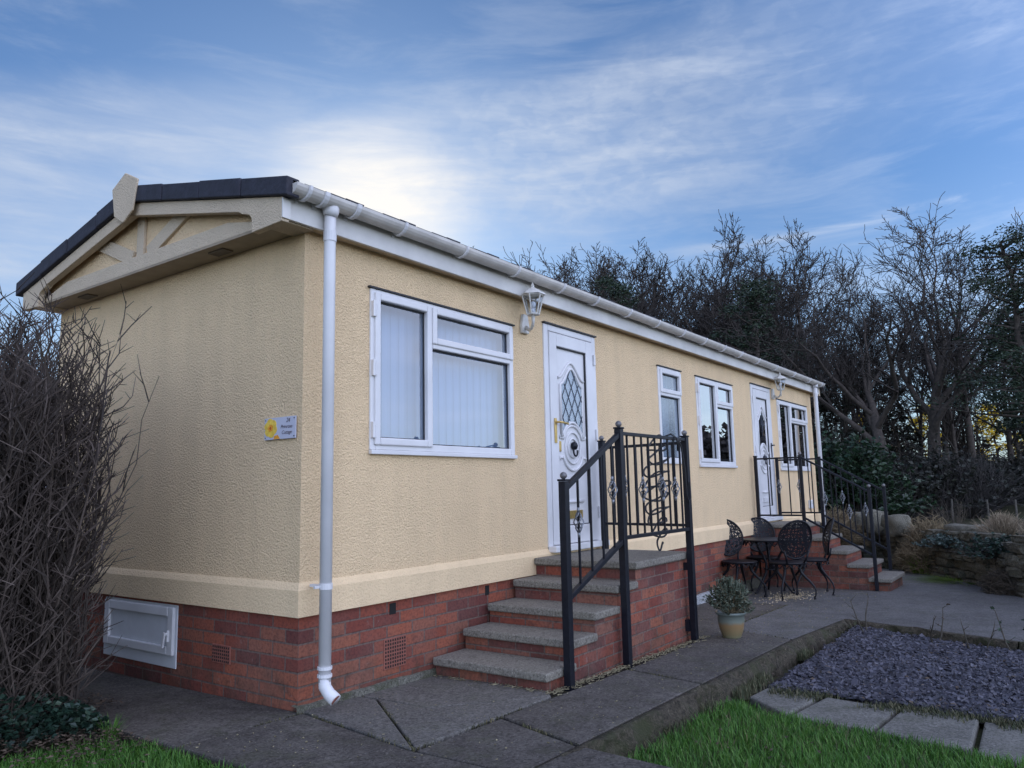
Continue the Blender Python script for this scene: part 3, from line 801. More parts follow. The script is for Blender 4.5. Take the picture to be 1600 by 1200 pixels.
# ---- doors
def door(key, mirror=False):
    x0, x1, z0, z1 = OPEN[key]; fw = .055; wD = x1-x0
    def X(u): return x1-u if mirror else x0+u
    lf = MB()
    a, b, c, d = x0+fw+.006, x1-fw-.006, z0+.05, z1-fw-.006
    st_ = .115; y0 = -.022
    lf.box(a, y0, c, a+st_, .03, d); lf.box(b-st_, y0, c, b, .03, d); lf.box(a+st_, y0, d-st_, b-st_, .03, d); lf.box(a+st_, y0, c, b-st_, .03, c+.15)
    leaf = lf.build('door', m_white, home, bevel=.007)
    pn = MB(); pn.box(a+st_-.001, .004, c+.149, b-st_+.001, .028, d-st_+.001); pn.build('panel', m_white, leaf)
    gk = MB(); q = .007; A, B, C, D = a+st_, b-st_, c+.15, d-st_
    for bx in ((A, C, A+q, D), (B-q*1.5, C, B, D), (A, D-q*1.5, B, D), (A, C, B, C+q)): gk.box(bx[0], -.012, bx[1], bx[2], .0035, bx[3])
    gk.build('gasket', m_seal, leaf)
    fr = MB()
    fr.box(x0-.012, -.014, z0, x0+fw, .08, z1); fr.box(x1-fw, -.014, z0, x1+.012, .08, z1); fr.box(x0+fw, -.014, z1-fw, x1-fw, .08, z1)
    fr.build('frame', m_white, leaf, bevel=.006)
    dr = MB(); dr.box(x0-.02, -.03, z1+.001, x1+.02, -.001, z1+.014); dr.build('drip_bar', m_seal, leaf)
    sl = MB(); sl.box(x0-.012, -.085, z0-.004, x1+.03, .03, z0+.046); sl.build('sill', m_white, leaf, bevel=.006)
    # leaded light with an ogee head
    cx = (A+B)/2; hw = (B-A)*.365
    def head(u):   # u in -1..1
        return .15*math.cos(u*PI/2)**2
    zs = z0+1.42; zb = z0+.955
    top = [(cx+hw*u/10, zs+head(u/10)) for u in range(10, -11, -1)]
    bot = [(cx+hw*u/10, zb+.135*(1-(u/10)**2)) for u in range(-10, 11)]
    gz = MB(); gz.prism(bot+top, 'y', -.0035, .0035); gz.build('pane', m_frost if not mirror else m_glass, leaf)
    bk = MB(); bk.prism([(p, q_) for (p, q_) in bot+top], 'y', .006, .0075)
    pm = MB(); k = .02; w_ = .013
    path_ = top+bot+[top[0]]
    pm.tube([(p, -.002, q_) for p, q_ in path_], w_, 6, False)
    hd = [(cx+(hw+.035)*u/10, zs+.055+head(u/10)) for u in range(-10, 11)]
    pm.tube([(p, -.001, q_) for p, q_ in hd], .013, 6)
    pm.build('moulding', m_white, leaf, smooth=True)
    ld = MB(); sp = .105
    def inside(x, z):
        if abs(x-cx) > hw: return False
        u = (x-cx)/hw
        return zb+.135*(1-u*u) < z < zs+head(u)
    if not mirror:
        for sgn in (1, -1):
            for k in range(-14, 15):
                pts = []
                for i in range(80):
                    t = -.45+.9*i/79; x = cx+t; z = zs-.2+sgn*t*1.75+k*sp*1.75
                    if inside(x, z): pts.append((x, -.006, z))
                    elif pts: break
                if len(pts) > 1: ld.tube([pts[0], pts[-1]], .0035, 4)
    else:
        for k in range(5):
            ld.tube([(cx-hw*.6+.02*k, -.006, zs+.03*k-.05), (cx, -.006, zs-.06-.04*k), (cx+hw*.6-.02*k, -.006, zs+.02*k-.06)], .0035, 4)
        ld.tube([(cx, -.006, zs-.2), (cx, -.006, zs+.12)], .0035, 4)
    ld.build('lead_came', m_lead, leaf)
    # medallion, knocker
    zc = z0+.865; md = MB()
    for r, t in ((.175, .012), (.125, .009), (.075, .008)):
        if r > .15:
            for (s0, s1) in ((.12*PI, .88*PI), (1.12*PI, 1.88*PI)):
                md.tube([(cx+r*math.cos(s0+(s1-s0)*i/14), -.002, zc+r*1.12*math.sin(s0+(s1-s0)*i/14)) for i in range(15)], t, 6)
        else: md.tube([(cx+r*math.cos(2*PI*i/28), -.002, zc+r*1.1*math.sin(2*PI*i/28)) for i in range(29)], t, 6, False)
    for sx in (-1, 1):
        for sz in (-1, 1): md.tube([(cx+sx*.155, -.002, zc+sz*.085), (cx+sx*.215, -.002, zc+sz*.085), (cx+sx*.215, -.002, zc+sz*.11)], .010, 6)
    md.build('moulding', m_white, leaf, smooth=True)
    kn = MB(); kn.ball((cx, -.016, zc+.02), .034, 10, 1.1)
    kn.tube([(cx+.034*math.cos(a_), -.03, zc-.03+.04*math.sin(a_)) for a_ in [PI*.1-PI*1.2*i/12 for i in range(13)]], .008, 6)
    kn.build('knocker', m_black if not mirror else m_lead, leaf, smooth=True)
    hx = X(fw+.006+.055); s = -1 if mirror else 1
    hd = MB(); hd.box(hx-.016, -.032, z0+.90, hx+.016, -.0225, z0+1.11)
    hd.tube([(hx, -.03, z0+1.075), (hx, -.07, z0+1.075), (hx+s*.03, -.078, z0+1.073), (hx+s*.125, -.078, z0+1.065)], .010, 8)
    hd.build('handle', m_brass if not mirror else m_lead, leaf, bevel=.002)
    lk = MB()
    if not mirror:
        lk.box(hx+.095-.022, -.008, z0+.83, hx+.095+.022, .0035, z0+.92); lk.build('latch_plate', m_brass, leaf, bevel=.004)
    lp = MB(); lp.box(cx-.125, -.010, z0+.255, cx+.125, .0035, z0+.325)
    pl = lp.build('letter_plate', m_brass if not mirror else m_white, leaf, bevel=.003)
    mm = MB(); mm.tube([(cx-.15, -.001, z0+.40), (cx+.15, -.001, z0+.40)], .014, 6); mm.build('moulding', m_white, leaf, smooth=True)
    hxg = X(wD-.03)
    for hz in (.25, .95, 1.65):
        hg = MB(); hg.box(hxg-.014, -.032, z0+hz, hxg+.014, -.0145, z0+hz+.1); hg.build('hinge', m_white, leaf, bevel=.003)
    bb = MB(); bb.box(x0+.0, .1015, z0, x1, .11, z1); bb.build('lining', m_blind, leaf)
    return leaf
door('d1'); door('d2', True)

# ------------------------------------------------------------------ wall lanterns, socket, plaque
def lantern(label, x, flip):
    z0 = 2.385
    t = thing('wall_lantern', label, 'wall lamp', (x, -.001, z0), 0, 'lanterns on the house front')
    s = flip; lx = x-.11*s; ly = -.17
    m = MB(); m.prism([(x-.045, z0+.0), (x+.045, z0+.0), (x+.055, z0+.06), (x+.03, z0+.16), (x-.03, z0+.16), (x-.055, z0+.06)], 'y', -.03, -.001)
    m.build('back_plate', m_lamp, t, bevel=.006)
    m = MB(); m.tube([(x, -.03, z0+.05), (x-.02*s, -.075, z0+.02), (x-.06*s, -.12, z0+.02), (x-.095*s, -.16, z0+.06), (lx, ly, z0+.115)], [.018,.014,.012,.012,.016], 10)
    m.tube([(lx, ly, z0+.02), (lx, ly, z0+.125)], [.006, .012], 8)
    m.build('bracket', m_lamp, t, smooth=True)
    zb = z0+.12; zt = zb+.155
    m = MB(); n6 = 6
    def hexp(r, z): return [(lx+r*math.cos(PI/3*k+.3), ly+r*math.sin(PI/3*k+.3), z) for k in range(n6)]
    lo, hi = hexp(.048, zb), hexp(.088, zt)
    for k in range(n6):
        m.tube([lo[k], hi[k]], .006, 5); m.tube([lo[k], lo[(k+1) % 6]], .007, 5); m.tube([hi[k], hi[(k+1) % 6]], .008, 5)
    m.lathe([(.012, -.012), (.05, -.004), (.05, .006)], (lx, ly, zb), 6)
    m.build('lantern_cage', m_lamp, t)
    m = MB(); m.lathe([(.108, 0), (.098, .014), (.05, .045), (.016, .062), (.012, .075)], (lx, ly, zt+.003), 6); m.ball((lx, ly, zt+.085), .014, 8); m.tube([(lx, ly, zt+.09), (lx, ly, zt+.125)], [.008, .002], 6)
    m.build('cap', m_lamp, t)
    m = MB()
    lo, hi = hexp(.045, zb+.008), hexp(.084, zt-.005)
    for k in range(n6): m.quad(lo[k], lo[(k+1) % 6], hi[(k+1) % 6], hi[k])
    m.build('lantern_glass', m_lglass, t)
    m = MB(); m.tube([(lx, ly, zb+.01), (lx, ly, zb+.05)], .014, 8); m.ball((lx, ly, zb+.08), .025, 8, 1.2); m.build('bulb', m_white, t, smooth=True)
lantern('white hexagonal wall lantern between the large window and the front door', 2.235, .9)
lantern('white hexagonal wall lantern just past the farther door, under the gutter', 8.79, 1.0)
t = thing('outdoor_socket', 'small pale square outdoor socket low on the cream wall near its far end', 'power socket', (10.42, -.001, .72))
m = MB(); m.box(10.35, -.05, .70, 10.49, -.001, .84); m.build('cover', m_hatch, t, bevel=.01)
m = MB(); m.box(10.375, -.056, .78, 10.465, -.0505, .825); m.build('flap', m_lamp, t, bevel=.004)

plq = thing('name_plaque', 'white house plaque with orange primrose and lettering on the gable wall', 'house sign', (-.012, .18, 1.505))
n = N('plaque_face'); f = n.noise(3, 3)
n.col(n.ramp(f, [(.3, (.52, .52, .60)), (.7, (.60, .59, .66))])).set(.3)
m = MB(); m.box(-.016, .035, 1.44, -.010, .322, 1.568); m.build('plate', n.m, plq, bevel=.001)
mo = plain('petal_orange', (.80, .33, .03), .5, var=.25, scale=50); my = plain('petal_yellow', (.85, .55, .08), .5, var=.25, scale=40); mr = plain('flower_eye', (.45, .09, .02), .5)
fy, fz = .262, 1.508
m = MB()
for k in range(6):
    a = k*PI/3+.3; c = (fy+.030*math.cos(a), fz+.030*math.sin(a))
    m.prism([(c[0]+.031*math.cos(b), c[1]+.028*math.sin(b)) for b in [2*PI*i/12 for i in range(12)]], 'x', -.0172-.0002*k, -.0162)
pet = m.build('flower', my, plq)
m = MB(); m.prism([(fy+.03*math.cos(2*PI*i/5+.2*(i % 2))*1., fz+.024*math.sin(2*PI*i/5)) for i in range(5)], 'x', -.0188, -.0183); m.build('flower_centre', mo, pet)
m = MB(); m.prism([(fy+.009*math.cos(2*PI*i/10), fz+.009*math.sin(2*PI*i/10)) for i in range(10)], 'x', -.0194, -.0189); m.build('flower_eye', mr, pet)
m = MB(); m.prism([(.175, 1.442), (.235, 1.442), (.225, 1.462), (.195, 1.466)], 'x', -.0172, -.0162); m.build('flower', mo, plq)
m = MB()
for (y, z) in ((.048, 1.556), (.048, 1.452), (.31, 1.556), (.31, 1.452)):
    m.tube([(-.016, y, z), (-.019, y, z)], .004, 8)
m.build('screw', m_lead, plq)
def text(body, size, y, z, mat, parent):
    cu = bpy.data.curves.new('lettering', 'FONT'); cu.body = body; cu.size = size; cu.align_x = 'CENTER'; cu.extrude = .0004; cu.shear = .3; cu.space_character = .95
    o = bpy.data.objects.new('lettering', cu); COL.objects.link(o)
    bpy.context.view_layer.update()
    me = bpy.data.meshes.new_from_object(o.evaluated_get(bpy.context.evaluated_depsgraph_get()))
    bpy.data.objects.remove(o)
    Mx = Matrix(((0, 0, -1, -.0168), (-1, 0, 0, y), (0, 1, 0, z), (0, 0, 0, 1)))   # text x -> -Y, up -> Z, faces -X
    me.transform(Mx); off = parent_origin(parent); me.transform(Matrix.Translation(-off))
    o = bpy.data.objects.new('lettering', me); COL.objects.link(o); o.parent = parent; me.materials.clear(); me.materials.append(mat)
    return o
mt = plain('letter_ink', (.07, .045, .06), .5)
text('24', .036, .105, 1.535, mt, plq); text('Primrose', .030, .118, 1.501, mt, plq); text('Cottage', .030, .115, 1.468, mt, plq)

# ------------------------------------------------------------------ steps
def tread_box(mb, x0, y0, z0, x1, y1, z1): mb.box(x0, y0, z0, x1, y1, z1)
xf = [1.06, 1.37, 1.65, 1.97, 2.26]; zt = [.045, .18, .31, .445, .58]; TH = .052
s1 = thing('entrance_steps', 'five red brick steps with grey stone treads up to the nearer door', 'steps', (2.1, -.45, -.1))
m = MB(); zprev = -.30
for i in range(5):
    m.box(xf[i]+.035, -.90, zprev, 3.24-.001*i, -.032, zt[i]-TH); zprev = zt[i]-TH
m.build('brickwork', m_sbrick, s1)
for i in range(5):
    m = MB(); m.box(xf[i], -.93+.004*(i % 2), zt[i]-TH, (xf[i+1]+.032) if i < 4 else 3.27, -.032, zt[i])
    m.build('tread', m_tread, s1, bevel=.012, seg=3)
s2 = thing('entrance_steps', 'brick steps with grey stone treads up to the farther door beside the garden table', 'steps', (8.1, -.8, -.25))
yl = [-.62, -.90, -1.16, -1.40, -1.64]; zl = [.58, .418, .256, .094, -.068]
m = MB(); zprev = -.5
for i in (4, 3, 2, 1, 0):
    m.box(7.70, yl[i]+.03, zprev, 8.56-.001*i, -.032, zl[i]-.05); zprev = zl[i]-.05
m.build('brickwork', m_sbrick, s2)
for i in range(5):
    m = MB(); m.box(7.665, yl[i], zl[i]-.05, 8.595, (yl[i-1]+.028) if i else -.032, zl[i]); m.build('tread', m_tread, s2, bevel=.012, seg=3)

# ------------------------------------------------------------------ railings
def rail_kit(root):
    def post(x, y, z0, z1, w=.05, finial=True, foot=True):
        m = MB(); m.box(x-w/2, y-w/2, z0, x+w/2, y+w/2, z1)
        p = m.build('post', m_black, root, bevel=.003)
        c = MB(); c.box(x-w/2-.005, y-w/2-.005, z1+.001, x+w/2+.005, y+w/2+.005, z1+.014); c.build('post_cap', m_black, p, bevel=.003)
        if finial:
            f = MB(); f.ball((x, y, z1+.036), .023, 12); f.build('finial', m_ball, p, smooth=True)
        return p
    def rail(a, b, w=.03, h=.022, nm='rail'):
        m = MB(); m.bar(a, b, w, h); return m.build(nm, m_black, root, bevel=.002)
    def baluster(x, y, z0, z1, basket=None):
        m = MB(); m.bar((x, y, z0), (x, y, z1), .0125); o = m.build('baluster', m_black, root)
        if basket:
            k = MB()
            for q in range(4):
                pts = []
                for i in range(9):
                    t_ = i/8; a = q*PI/2+t_*PI*1.3; r = .028*math.sin(PI*t_)+.004
                    pts.append((x+r*math.cos(a), y+r*math.sin(a), basket-.065+.13*t_))
                k.tube(pts, .0045, 5)
            k.tube([(x, y, basket-.095), (x, y, basket-.065)], [.008, .012], 6); k.tube([(x, y, basket+.065), (x, y, basket+.095)], [.012, .008], 6)
            k.build('basket', m_basket, o, smooth=True)
    return post, rail, baluster
YP = -.962
r1 = thing('stair_railing', 'black wrought iron railing with ball finials round the nearer steps', 'railing', (2.2, YP, -.1))
post, rail, bal = rail_kit(r1)
post(1.255, YP, -.10, 1.165); post(2.01, YP, -.14, 1.53); post(3.165, YP, -.16, 1.52); post(3.30, -.10, .575, 1.53)
rail((1.28, YP, 1.125), (1.985, YP, 1.485), .034, .03); rail((1.28, YP, .455), (1.985, YP, .745), .034, .03)
rail((2.035, YP, 1.500), (3.14, YP, 1.500), .034, .024); rail((2.035, YP, .77), (3.14, YP, .77), .034, .026)
rail((3.165, YP+.025, 1.475), (3.29, -.125, 1.475), .028, .024); rail((3.165, YP+.025, .80), (3.29, -.125, .80), .028, .022)
for i, f in enumerate((.2, .42, .64, .86)):
    x = 1.28+.705*f; bal(x, YP, .455+.29*f, 1.12+.36*f, (.845+.30*f) if i in (0, 3) else None)
for i in range(9):
    x = 2.035+1.105*(i+.8)/9.6; bal(x, YP, .775, 1.495, 1.10 if i in (2, 5, 7) else None)
for i in range(6):
    f = (i+.8)/6.6; bal(3.165+.125*f, YP+.025+.81*f, .805, 1.47, 1.13 if i in (1, 4) else None)
m = MB(); m.box(3.15, -.935, .44, 3.18, -.9, .50); m.build('fixing_bracket', m_black, r1)
m = MB(); m.box(3.13, -.935, -.04, 3.19, -.9, .05); m.build('fixing_bracket', m_black, r1)

def far_rail(x, label, near):
    r = thing('stair_railing', label, 'railing', (x, -.7, -.2))
    post, rail, bal = rail_kit(r)
    post(x, -.06, .585, 1.49, .04, False); post(x, -.655 if near else -.655, .30 if near else .30, 1.475, .04, near)
    post(x, -1.47, -.27 if near else -.06, 1.03, .04)
    rail((x, -.08, 1.46), (x, -.635, 1.46), .03, .022); rail((x, -.08, .70), (x, -.635, .70), .03, .022)
    rail((x, -.675, 1.455), (x, -1.45, 1.005), .032, .024); rail((x, -.675, .66), (x, -1.45, .215), .032, .024)
    for i in range(3):
        f = (i+1)/4; bal(x, -.08-.555*f, .70, 1.455, 1.08 if i == 1 else None)
    for i in range(5):
        f = (i+.8)/5.4; bal(x, -.675-.775*f, .655-.44*f, 1.45-.445*f, (1.06-.45*f) if i in (1, 3) else None)
far_rail(7.655, 'black iron stair railing on the table side of the farther steps', True)
far_rail(8.61, 'black iron stair railing on the far side of the farther steps', False)

# coiled cable hung on the near railing
cb = MB(); pts = []
rg = random.Random(3)
NT = 9
for i in range(NT*20+1):
    t_ = i/(NT*20); a = t_*NT*2*PI
    rad = .05+.115*math.sin(PI*min(1, t_*1.05+.06))**.7+.02*math.sin(t_*31)
    z = 1.49-.86*t_+.012*math.sin(a*2.3)
    pts.append((2.86-.02*t_+rad*math.cos(a)*1.05+.02*math.sin(t_*9), -.845+rad*math.sin(a)*.5, z+.045*math.cos(a)))
cb.tube(pts, .0078, 6)
cb.tube([pts[0], (2.87,-.9,1.51), (2.9,-.96,1.535), (2.93,-1.0,1.50), (2.95,-.99,1.40)], .0078, 6)
cb.tube([(2.93,-1.0,1.50), (3.02,-.99,1.44), (3.09,-.985,1.25), (3.10,-.985,1.05), (3.13,-.985,.99), (3.155,-.995,1.02), (3.15,-.995,1.15)], .0065, 6)
o = cb.build('coiled_cable', m_cable, smooth=True); tag(o, 'black springy coil of cable hanging inside the near iron railing', 'cable')

# ------------------------------------------------------------------ garden furniture
def oval_lattice(w, h, nx, ny, thick, rnd):
    bm = bmesh.new(); rows = []
    for j in range(ny+1):
        row = []
        v = -1+2*j/ny
        for i in range(nx+1):
            u = -1+2*i/nx
            # square -> disc
            x = u*math.sqrt(1-v*v/2); y = v*math.sqrt(1-u*u/2)
            jx, jy = (rnd.uniform(-.5, .5)/nx, rnd.uniform(-.5, .5)/ny) if 0 < i < nx and 0 < j < ny else (0, 0)
            row.append(bm.verts.new(((x+jx)*w/2, 0, (y+jy)*h/2)))
        rows.append(row)
    for j in range(ny):
        for i in range(nx):
            a, b, c, d = rows[j][i], rows[j][i+1], rows[j+1][i+1], rows[j+1][i]
            if (i+j) % 2: bm.faces.new((a, b, c)); bm.faces.new((a, c, d))
            else: bm.faces.new((a, b, d)); bm.faces.new((b, c, d))
    bmesh.ops.wireframe(bm, faces=bm.faces, thickness=thick, offset=0, use_replace=True, use_boundary=True, use_even_offset=False)
    V = [tuple(v.co) for v in bm.verts]; bm.verts.index_update()
    F = [tuple(v.index for v in f.verts) for f in bm.faces]
    bm.free(); return V, F
def cabriole(mb, x, y, z0, z1, ox, oy, r=.013):
    pts = []
    for i in range(9):
        t_ = i/8; k = .045*math.sin(t_*PI*1.7)+.0-.055*(1-t_)**2*-1
        pts.append((x+ox*k, y+oy*k, z1+(z0-z1)*(1-t_) if False else z0+(z1-z0)*t_))
    mb.tube(pts, [r*.8, r*.65, r*.7, r*.85, r, r*1.15, r*1.3, r*1.4, r*1.5], 6)
    mb.ball((pts[0][0]+ox*.008, pts[0][1]+oy*.008, z0+.010), .016, 6)
def make_chair(label):
    t = thing('garden_chair', label, 'garden chair', (0, 0, 0), 0, 'cast garden chairs round the table')
    SZ = .41; rr = random.Random(31)
    m = MB(); m.lathe([(.17, SZ-.022), (.205, SZ-.018), (.212, SZ-.004), (.205, SZ+.006), (.17, SZ+.002), (.02, SZ)], (0, 0, 0), 22)
    m.build('seat', m_cast, t)
    m = MB()
    for i in range(16):
        a = 2*PI*i/16; m.tube([(.2*math.cos(a)+.02*math.cos(a+1.57+q*PI/4)*0, .2*math.sin(a), SZ-.02), (.205*math.cos(a+.1), .205*math.sin(a+.1), SZ-.045), (.2*math.cos(a+.2), .2*math.sin(a+.2), SZ-.06), (.2*math.cos(a+.39), .2*math.sin(a+.39), SZ-.02)], .006, 4) if (q := 1) else None
    m.build('seat_apron', m_cast, t)
    # back faces +Y (sitter looks toward -Y); balloon oval leaning back
    V, F = oval_lattice(.40, .44, 10, 11, .027, rr)
    tilt = Matrix.Rotation(-.22, 3, 'X')
    m = MB()
    for v in V:
        p = tilt @ Vector((v[0], v[1]+.10*((v[0]/.2)**2)*-.45, v[2])); m.v.append((p.x, p.y+.245, p.z+SZ+.27))
    m.f += F
    m.build('backrest', m_cast, t)
    m = MB(); ring_ = []
    for i in range(29):
        a = 2*PI*i/28; p = tilt @ Vector((.203*math.cos(a), .10*(math.cos(a)**2)*-.45, .223*math.sin(a))); ring_.append((p.x, p.y+.245, p.z+SZ+.27))
    m.tube(ring_, .011, 6, False)
    for s in (-1, 1): m.tube([(s*.10, .17, SZ-.01), (s*.125, .205, SZ+.06), (s*.15, .218, SZ+.14)], .012, 6)
    m.build('back_frame', m_cast, t, smooth=True)
    for (sx, sy) in ((-1,-1),(1,-1),(-1,1),(1,1)):
        l = MB(); cabriole(l, sx*.135, sy*.135, 0, SZ-.02, sx, sy); l.build('leg', m_cast, t, smooth=True)
    return t
ch0 = make_chair('black cast metal garden chair on the left of the table, backed towards the camera path')
TX, TY = 6.90, -.42
def aim(cx, cy): # rotation so that the chair's front (-Y) looks at the table
    return math.atan2(TY-cy, TX-cx)+PI/2
spots = [((6.40, -.20), 'black cast garden chair nearest the potted plant, seen edge-on at the left of the table', -.64),
         ((6.46, -.76), 'black cast garden chair in front of the table with its oval back to the viewer', 2.35),
         ((7.06, -.86), 'black cast garden chair on the right of the table beside the farther steps', 3.55),
         ((7.30, -.20), 'black cast garden chair behind the table against the cream wall', aim(7.30,-.20))]
for i, ((x, y), lb, a) in enumerate(spots):
    z = zg(x, y)
    if i == 0:
        ch0.location = (x, y, z); ch0.rotation_euler = (0, 0, a); ch0['label'] = lb
    else: dup(ch0, (x, y, z), a, label=lb)
tz = zg(TX, TY)
tab = thing('garden_table', 'round black cast metal garden table in front of the cream wall', 'garden table', (TX, TY, tz))
m = MB(); m.lathe([(.30, .635), (.325, .637), (.33, .65), (.32, .657), (.02, .655)], (TX, TY, tz), 28); m.build('tabletop', m_cast, tab)
m = MB()
for i in range(20):
    a = 2*PI*i/20; b_ = a+.157; c_ = a+.314
    m.tube([(TX+.31*math.cos(a), TY+.31*math.sin(a), tz+.635), (TX+.315*math.cos(b_), TY+.315*math.sin(b_), tz+.585), (TX+.31*math.cos(c_), TY+.31*math.sin(c_), tz+.635)], .008, 4)
m.build('apron', m_cast, tab)
for k in range(3):
    a = k*2*PI/3+.5; l = MB()
    l.tube([(TX+r_*math.cos(a), TY+r_*math.sin(a), tz+z_) for r_, z_ in ((.27, .012), (.24, .02), (.17, .12), (.08, .25), (.07, .36), (.12, .47), (.19, .57), (.22, .63))], [.014,.013,.015,.018,.017,.015,.015,.015], 6)
    l.build('leg', m_cast, tab, smooth=True)
m = MB(); m.tube([(TX+.085*math.cos(2*PI*i/18), TY+.085*math.sin(2*PI*i/18), tz+.29) for i in range(19)], .009, 5, False); m.build('stretcher', m_cast, tab)

# ------------------------------------------------------------------ pot with lavender
px, py = 3.46, -1.16; pz = zg(px, py)
n = N('glazed_pot'); zz = n.math('SUBTRACT', n.sep(n.pos())[2], pz)
c = n.ramp(n.math('ADD', n.math('MULTIPLY', zz, 4.6), n.math('MULTIPLY', n.math('SUBTRACT', n.noise(14, 4), .5), .16)), [(.02, (.20,.19,.11)), (.16, (.22,.17,.085)), (.50, (.25,.155,.072)), (.62, (.16,.175,.14)), (.98, (.12,.145,.13))])
n.col(c).set(.35); n.bump(n.noise(40, 3), .3, .003)
pot = thing('plant_pot', 'blue-green glazed pot with an ochre band on the path beyond the steps', 'plant pot', (px, py, pz))
m = MB(); m.lathe([(.068, 0), (.075, .01), (.098, .08), (.108, .14), (.105, .178), (.112, .183), (.122, .190), (.124, .204), (.116, .21), (.104, .204), (.098, .17), (.02, .165)], (px, py, pz), 28); m.build('body', n.m, pot, smooth=True)
m = MB(); m.lathe([(.10, .17), (.06, .182), (.01, .184)], (px, py, pz), 16); m.build('compost', m_soil, pot)
def bushy_stems(mb, c, n, h, spread, r, rnd, leaf=None, leaf_n=0, leaf_s=.02, kids=3, sides=3, up=.35):
    for _ in range(n):
        a = rnd.uniform(0, 2*PI); sp = abs(rnd.gauss(0, .55)); sp = min(sp, 1.25)
        d = Vector((math.cos(a)*sp*spread, math.sin(a)*sp*spread, h*max(.35, 1-.42*sp**2)*rnd.uniform(.75, 1.08)))
        b0 = Vector(c)+Vector((math.cos(a), math.sin(a), 0))*spread*.22*rnd.random()
        p1 = b0+d*.5+Vector((rnd.gauss(0, .05), rnd.gauss(0, .05), up*.1*h))*spread; p2 = b0+d
        mb.tube([b0, p1, p2], [r, r*.8, r*.35], sides, False)
        for k in range(kids):
            t_ = rnd.uniform(.35, .95); q = b0.lerp(p1, t_*2) if t_ < .5 else p1.lerp(p2, t_*2-1)
            e = q+(d.normalized()+Vector((rnd.gauss(0, .5), rnd.gauss(0, .5), rnd.gauss(.15, .35))))*h*rnd.uniform(.10, .24)
            mb.tube([q, q.lerp(e, .5)+Vector((rnd.gauss(0,.01),rnd.gauss(0,.01),.005)), e], [r*.55, r*.45, r*.25], sides, False)
            if leaf is not None:
                for _l in range(leaf_n):
                    leafcard(leaf, q.lerp(e, rnd.random())+Vector((rnd.gauss(0, .006),)*3), leaf_s*rnd.uniform(.6, 1.3), rnd)
lav = thing('lavender_plant', 'grey-green woody lavender bush growing in the glazed pot', 'plant', (px, py, pz+.17))
rg = random.Random(14); sm_, lm = MB(), MB()
bushy_stems(sm_, (px, py, pz+.172), 180, .27, .145, .003, rg, lm, 8, .026, 6)
sm_.build('stems', m_dry, lav, uv=False)
for _ in range(70):
    a = rg.uniform(0, 6.28); r_ = rg.uniform(0, .15); x, y = px+r_*math.cos(a), py+r_*math.sin(a); z = pz+.172+.28*(1-.5*(r_/.2)**2)
    lm.tube([(x, y, z-.05), (x+.01*math.cos(a), y+.01*math.sin(a), z+rg.uniform(.0, .05))], [.002, .005], 4)
lm.build('leaves', m_lav, lav, uv=False)

# ------------------------------------------------------------------ hedge and ivy on the left
rg = random.Random(41)
hedge = thing('bare_hedge', 'tall leafless clipped hedge of dense upright twigs at the left of the gable', 'hedge', (-1.15, 2.2, zg(-1.15, 2.2)))
hs, ht = MB(), MB()
def hz_top(y): return 2.14-.42*math.exp(-((y-.3)/.42)**2)
def hstem(x, y, big):
    z = zg(x, y)-.02
    nearend = max(0, 1.5-y)
    lean = Vector((rg.gauss(.02, .06), rg.gauss(-.02, .05)-.20*nearend*rg.uniform(.2, 1.0), 1)).normalized()
    topy = y+lean.y*2.0
    Ht = (hz_top(topy)-z)*rg.uniform(.72, 1.05); p = Vector((x, y, z)); pts = [p.copy()]; nseg = 8; d = lean.copy()
    for i in range(nseg):
        d = (d+Vector((rg.gauss(0, .07), rg.gauss(0, .07), .06))).normalized(); p = p+d*(Ht/nseg)
        p.x = min(p.x, -.74-.06*rg.random()); pts.append(p.copy())
    r0 = rg.uniform(.006, .013) if big else rg.uniform(.0035, .007)
    hs.tube(pts, [r0*(1-.75*i/nseg) for i in range(nseg+1)], 4, False)
    for k in range(25 if big else 16):
        t_ = rg.uniform(.02, .99); i = min(nseg-1, int(t_*nseg)); q = pts[i].lerp(pts[i+1], t_*nseg-i)
        a = rg.uniform(0, 2*PI); up = rg.uniform(.45, 1.7)
        dv = Vector((math.cos(a), math.sin(a)-.25*nearend, up)).normalized(); Ls = rg.uniform(.10, .34)*(1.1-.35*t_)
        m1 = q+dv*Ls*.5+Vector((rg.gauss(0, .012), rg.gauss(0, .012), .015)); e = q+dv*Ls+Vector((0, 0, Ls*.18))
        for w_ in (m1, e):
            if w_.x > -.70: w_.x = -.70-rg.random()*.05
        ht.tube([q, m1, e], [.0042, .0034, .002], 3, False)
        for _ in range(2):
            b_ = m1.lerp(e, rg.random()); e2 = b_+(dv*.5+Vector((rg.gauss(0, .6), rg.gauss(0, .6), rg.uniform(-.1, .8)))).normalized()*rg.uniform(.04, .14)
            if e2.x > -.66: e2.x = -.66
            ht.tube([b_, e2], [.0028, .0015], 3, False)
for _ in range(500):
    y = .66+abs(rg.gauss(0, .9)) if rg.random() < .75 else rg.uniform(.8, 4.0)
    hstem(rg.uniform(-1.6, -.84), y, rg.random() < .35)
hs.build('stems', m_twig, hedge, uv=False); ht.build('twigs', m_twig, hedge, uv=False)
iv = MB(); rg = random.Random(42)
for _ in range(5200):
    x = -.80-abs(rg.gauss(0, .38)); y = .78+rg.gauss(0, .30)
    if y < .42-.25*(x+.8): continue
    hgt = .30*max(0, 1-((x+1.35)/.65)**2)*max(0, 1-((y-.95)/.7)**2)+.03
    leafcard(iv, (x, y, zg(x, y)+.015+rg.random()*hgt), rg.uniform(.02, .05), rg)
o = iv.build('ivy', m_ivy, uv=False); tag(o, kind='stuff')
